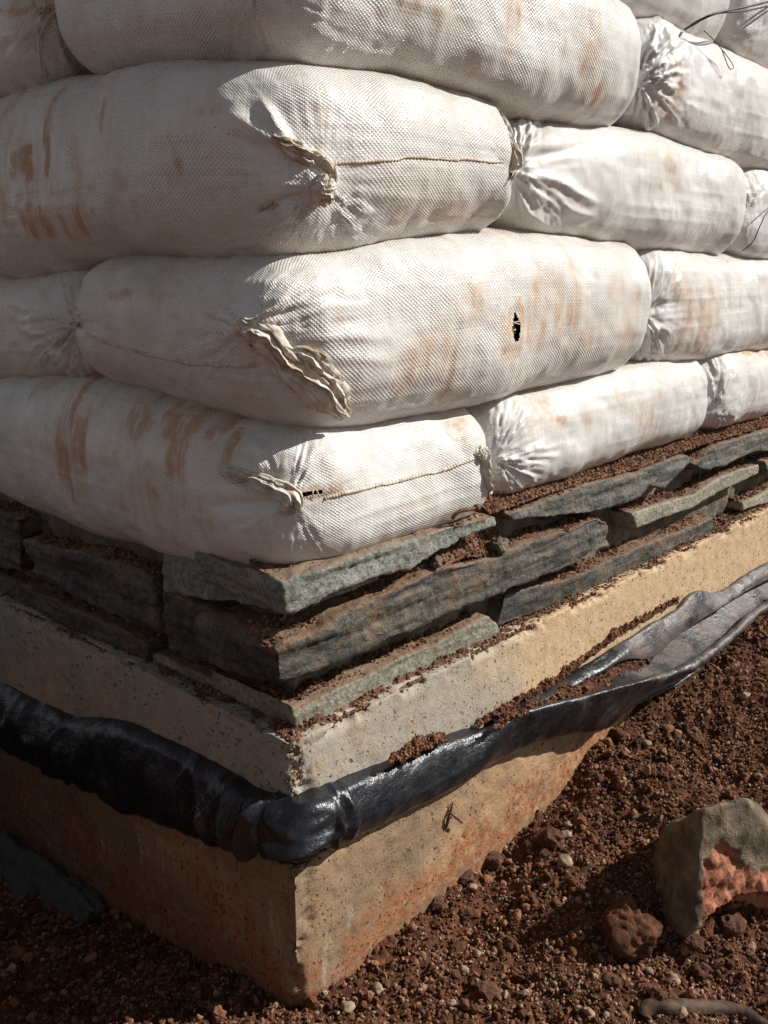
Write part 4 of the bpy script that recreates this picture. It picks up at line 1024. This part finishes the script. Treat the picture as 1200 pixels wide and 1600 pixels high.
CLODS = [(768, 1350, 15, 'clod', 'reddish clod beside the foundation wall foot, nearest the wall on the right'),
         (727, 1373, 12, 'clod', 'small brown clod below the wall foot, in front of the larger reddish one'),
         (685, 1420, 13, 'clod', 'brown clod at the wall foot halfway along the sunlit foundation'),
         (730, 1432, 11, 'clod', 'dark crumbly clod right of the clod halfway along the foundation'),
         (758, 1555, 17, 'clod', 'rounded brown clod lowest in the gravel left of the rocks'),
         (957, 1540, 13, 'clod', 'sunlit orange clod below the smaller brown rock'),
         (1095, 1525, 13, 'clod', 'reddish clod below the large broken rock'),
         (1030, 1562, 12, 'clod', 'red clod just above the curved bark strip'),
         (965, 1152, 14, 'clod', 'dark clod where the black plastic meets the soil bank'),
         (1010, 1103, 12, 'clod', 'dark clod under the lip of the opened black plastic'),
         (1088, 1160, 10, 'clod', 'red clod on the gravel bank, upper right'),
         (860, 1320, 20, 'clod', 'crumbling dark red clod in mid gravel, above the big shadow'),
         (610, 1475, 10, 'clod', 'orange clod near the wall foot, lower left of the gravel'),
         (800, 1480, 9, 'clod', 'small clod in the open gravel left of the rock shadow'),
         (640, 1540, 10, 'clod', 'dark clod low in the gravel near the foundation corner'),
         (1085, 1478, 12, 'clod', 'pinkish rock chip at the foot of the large broken rock'),
         (1140, 1452, 20, 'clod', 'red crumbly chunk under the overhang of the large broken rock'),
         (810, 1530, 8, 'clod', 'brown crumb among pale grit, lower middle of the gravel')]
for k, (px, py, r, m, lab) in enumerate(CLODS):
    o = lump_obj('clod', px, py, r, m, 400+k); tag(o, lab, 'clod', 'clods lying on the gravel')
PEB = [(889, 1290, 6, 'round cream pebble in mid gravel, upper of a close pair'), (883, 1306, 7, 'cream pebble just below the round one in mid gravel'),
       (882, 1349, 11, 'long tan pebble above the rock shadow'), (780, 1322, 7, 'pale pebble beside the wall-foot clod'),
       (1158, 1065, 7, 'pale flat pebble high on the right bank'), (1005, 1114, 7, 'cream pebble under the black plastic lip'),
       (1010, 1165, 7, 'pinkish white pebble on the bank below the plastic'), (978, 1176, 6, 'tan pebble on the bank left of the pinkish one'),
       (715, 1372, 6, 'grey pebble touching the small wall-foot clod'), (738, 1388, 6, 'whitish pebble by the wall foot'),
       (745, 1493, 6, 'white pebble low in the gravel, alone'), (769, 1493, 5, 'white pebble right of the lone white one'),
       (725, 1517, 7, 'cream pebble in the lower gravel, left of centre'), (590, 1547, 8, 'white upright pebble nearest the foundation corner'),
       (543, 1575, 8, 'long white pebble at the bottom edge by the foundation corner'), (706, 1569, 6, 'round pale pebble at the bottom edge'),
       (1052, 1533, 9, 'flat cream pebble under the rocks'), (1016, 1520, 6, 'bright yellowish pebble below the smaller brown rock'),
       (920, 1585, 7, 'cream pebble at the bottom edge left of the bark strip'), (1019, 1472, 8, 'grey pebble touching the smaller brown rock'),
       (1065, 1586, 9, 'pinkish pebble below the bark strip'), (903, 1578, 5, 'tiny white pebble at the bottom edge, left of the bark strip'), (850, 1388, 6, 'tan pebble left of the big shadow edge'), (700, 1210+110, 5, 'small white pebble at the wall foot under the plastic')]
for k, (px, py, r, lab) in enumerate(PEB):
    if k == len(PEB)-1: continue
    o = lump_obj('pebble', px, py, r, 'pebble', 500+k, .7); tag(o, lab, 'pebble', 'pale pebbles on the gravel')
for k, (px, py, r, off, lab) in enumerate([(780, 850, 13, .012, 'grey-brown clod standing on the long dark slab, under the top course'), (682, 878, 10, .012, 'small clod tucked under the pale green corner slab'),
                                         (1090, 1010, 12, -.06, None), (1048, 1038, 9, -.07, None)]):
    if lab is None: continue
    q = on_y(px, py, off); s = r*np.linalg.norm(q-CAM)/FPX; B, F = ICO[3]
    V = B*(1+.3*vnoise(B+k, 1.4, 30+k)+.18*vnoise(B, 3.2, 40+k))[:, None]*s
    o = link('clod', mesh_np('clod', V, F, M['mortar'], smooth=False)); o.location = q; tag(o, lab, 'clod', 'clods on the stone ledges')

# ------------------------------------------------------------------ bark strip, nails, twig, wires
def rod(name, pts, r, mat, label, cat, n=60, seg=10, group=None, pleat=.1, flat=1.0):
    P = np.array(pts); c = P.mean(0); rr = r if isinstance(r, (list, tuple)) else [r]*len(P)
    V, F = tube(P-c, rr, n, seg, flat, pleat, 5, (0, 0, 1))
    o = link(name, mesh_np(name, V, F, M[mat])); o.location = c; tag(o, label, cat, group); return o
g = [ground_hit(px, py) for px, py in ((1000, 1596), (1015, 1577), (1060, 1576), (1120, 1578), (1165, 1590), (1215, 1625))]
C = catmull(np.array(g), 90); th = np.linspace(-.2, math.pi+.2, 16)
T = np.gradient(C, axis=0); T /= np.linalg.norm(T, axis=1, keepdims=True); A = np.cross(T, [0, 0, 1]); A /= np.linalg.norm(A, axis=1, keepdims=True)
Vb = np.stack([C + A*(.011*math.cos(a)) + np.array([0, 0, .012*math.sin(a)+.001]) for a in th], 1).reshape(-1, 3)
Vb += .0012*np.stack([fbm(Vb, (50, 50, 120), 2, 90+k) for k in range(3)], 1)
o = link('bark_strip', mesh_np('bark_strip', Vb, grid_faces(90, 16), M['bark'])); m = o.modifiers.new('thick', 'SOLIDIFY'); m.thickness = .003
tag(o, 'curved brown strip of bark lying on the gravel at the bottom edge, right of centre', 'bark')
q = [on_y(*p, f) for p, f in (((706, 810), -.004), ((718, 799), -.010), ((732, 796), -.014), ((744, 794), -.016))]
nail = rod('rusty_nail', q, .0026, 'rust', 'rusty nail poking out from under the lowest corner bag', 'nail')
hp = q[-1]; d_ = (q[-1]-q[-2])/np.linalg.norm(q[-1]-q[-2])
Vh, Fh_ = tube([hp-d_*.001-np.array(nail.location), hp+d_*.002-np.array(nail.location), hp+d_*.004-np.array(nail.location)], [.0052, .0056, .0045], 8, 14, 1, .05, 2, (0, 0, 1))
h = bpy.data.objects.new('nail_head', mesh_np('nail_head', Vh, Fh_, M['rust'])); COL.objects.link(h); h.parent = nail
q = [on_y(*p, f) for p, f in (((708, 1252), -.003), ((704, 1268), -.005), ((700, 1282), -.005), ((696, 1298), -.002))]
tw = rod('twig', q, [.0008, .0022, .0020, .0008], 'bark', 'short dark twig stuck to the sunlit foundation wall below the plastic', 'twig', pleat=.4)
q2 = [on_y(*p, f)-np.array(tw.location) for p, f in (((703, 1270), -.005), ((712, 1277), -.012), ((722, 1285), -.014))]
Vt, Ft = tube(q2, [.0014, .0018, .0016], 24, 8, 1, .2, 3, (0, 0, 1))
h = bpy.data.objects.new('side_shoot', mesh_np('side_shoot', Vt, Ft, M['rust'])); COL.objects.link(h); h.parent = tw
q = [on_y(*p, f) for p, f in (((1250, -12), .02), ((1215, -1), -.01), ((1170, 10), -.03), ((1130, 18), -.03), ((1105, 26), -.02), ((1085, 37), .0), ((1070, 46), .02))]
w = rod('wire', q, .0019, 'wire', 'thick black double wire crossing the upper right picture corner before the highest bags', 'wire')
q2 = [on_y(*p, f)-np.array(w.location) for p, f in (((1250, -6), .02), ((1215, 5), -.01), ((1170, 16), -.03), ((1135, 19), -.03), ((1115, 22), -.02), ((1090, 33), .0), ((1075, 43), .02))]
Vt, Ft = tube(q2, [.0017]*7, 60, 8, 1, .0, 3, (0, 0, 1))
h = bpy.data.objects.new('second_strand', mesh_np('second_strand', Vt, Ft, M['wire'])); COL.objects.link(h); h.parent = w
q = [on_y(*p, f) for p, f in (((1100, 48), .0), ((1115, 62), -.006), ((1130, 80), -.010), ((1142, 96), -.012), ((1146, 106), -.013), ((1140, 107), -.012), ((1134, 94), -.012), ((1128, 78), -.010))]
rod('wire', q, .0008, 'wire', 'thin grey wire loop lying on the top-row bag at the right', 'wire', pleat=0)
q = [on_y(*p, f) for p, f in (((1230, 300), -.01), ((1200, 330), -.012), ((1188, 352), -.012), ((1176, 378), -.006), ((1160, 392), .01))]
rod('wire', q, .0011, 'wire', 'thin dark wire hanging across the second-row bag end at the right frame edge', 'wire', pleat=0)
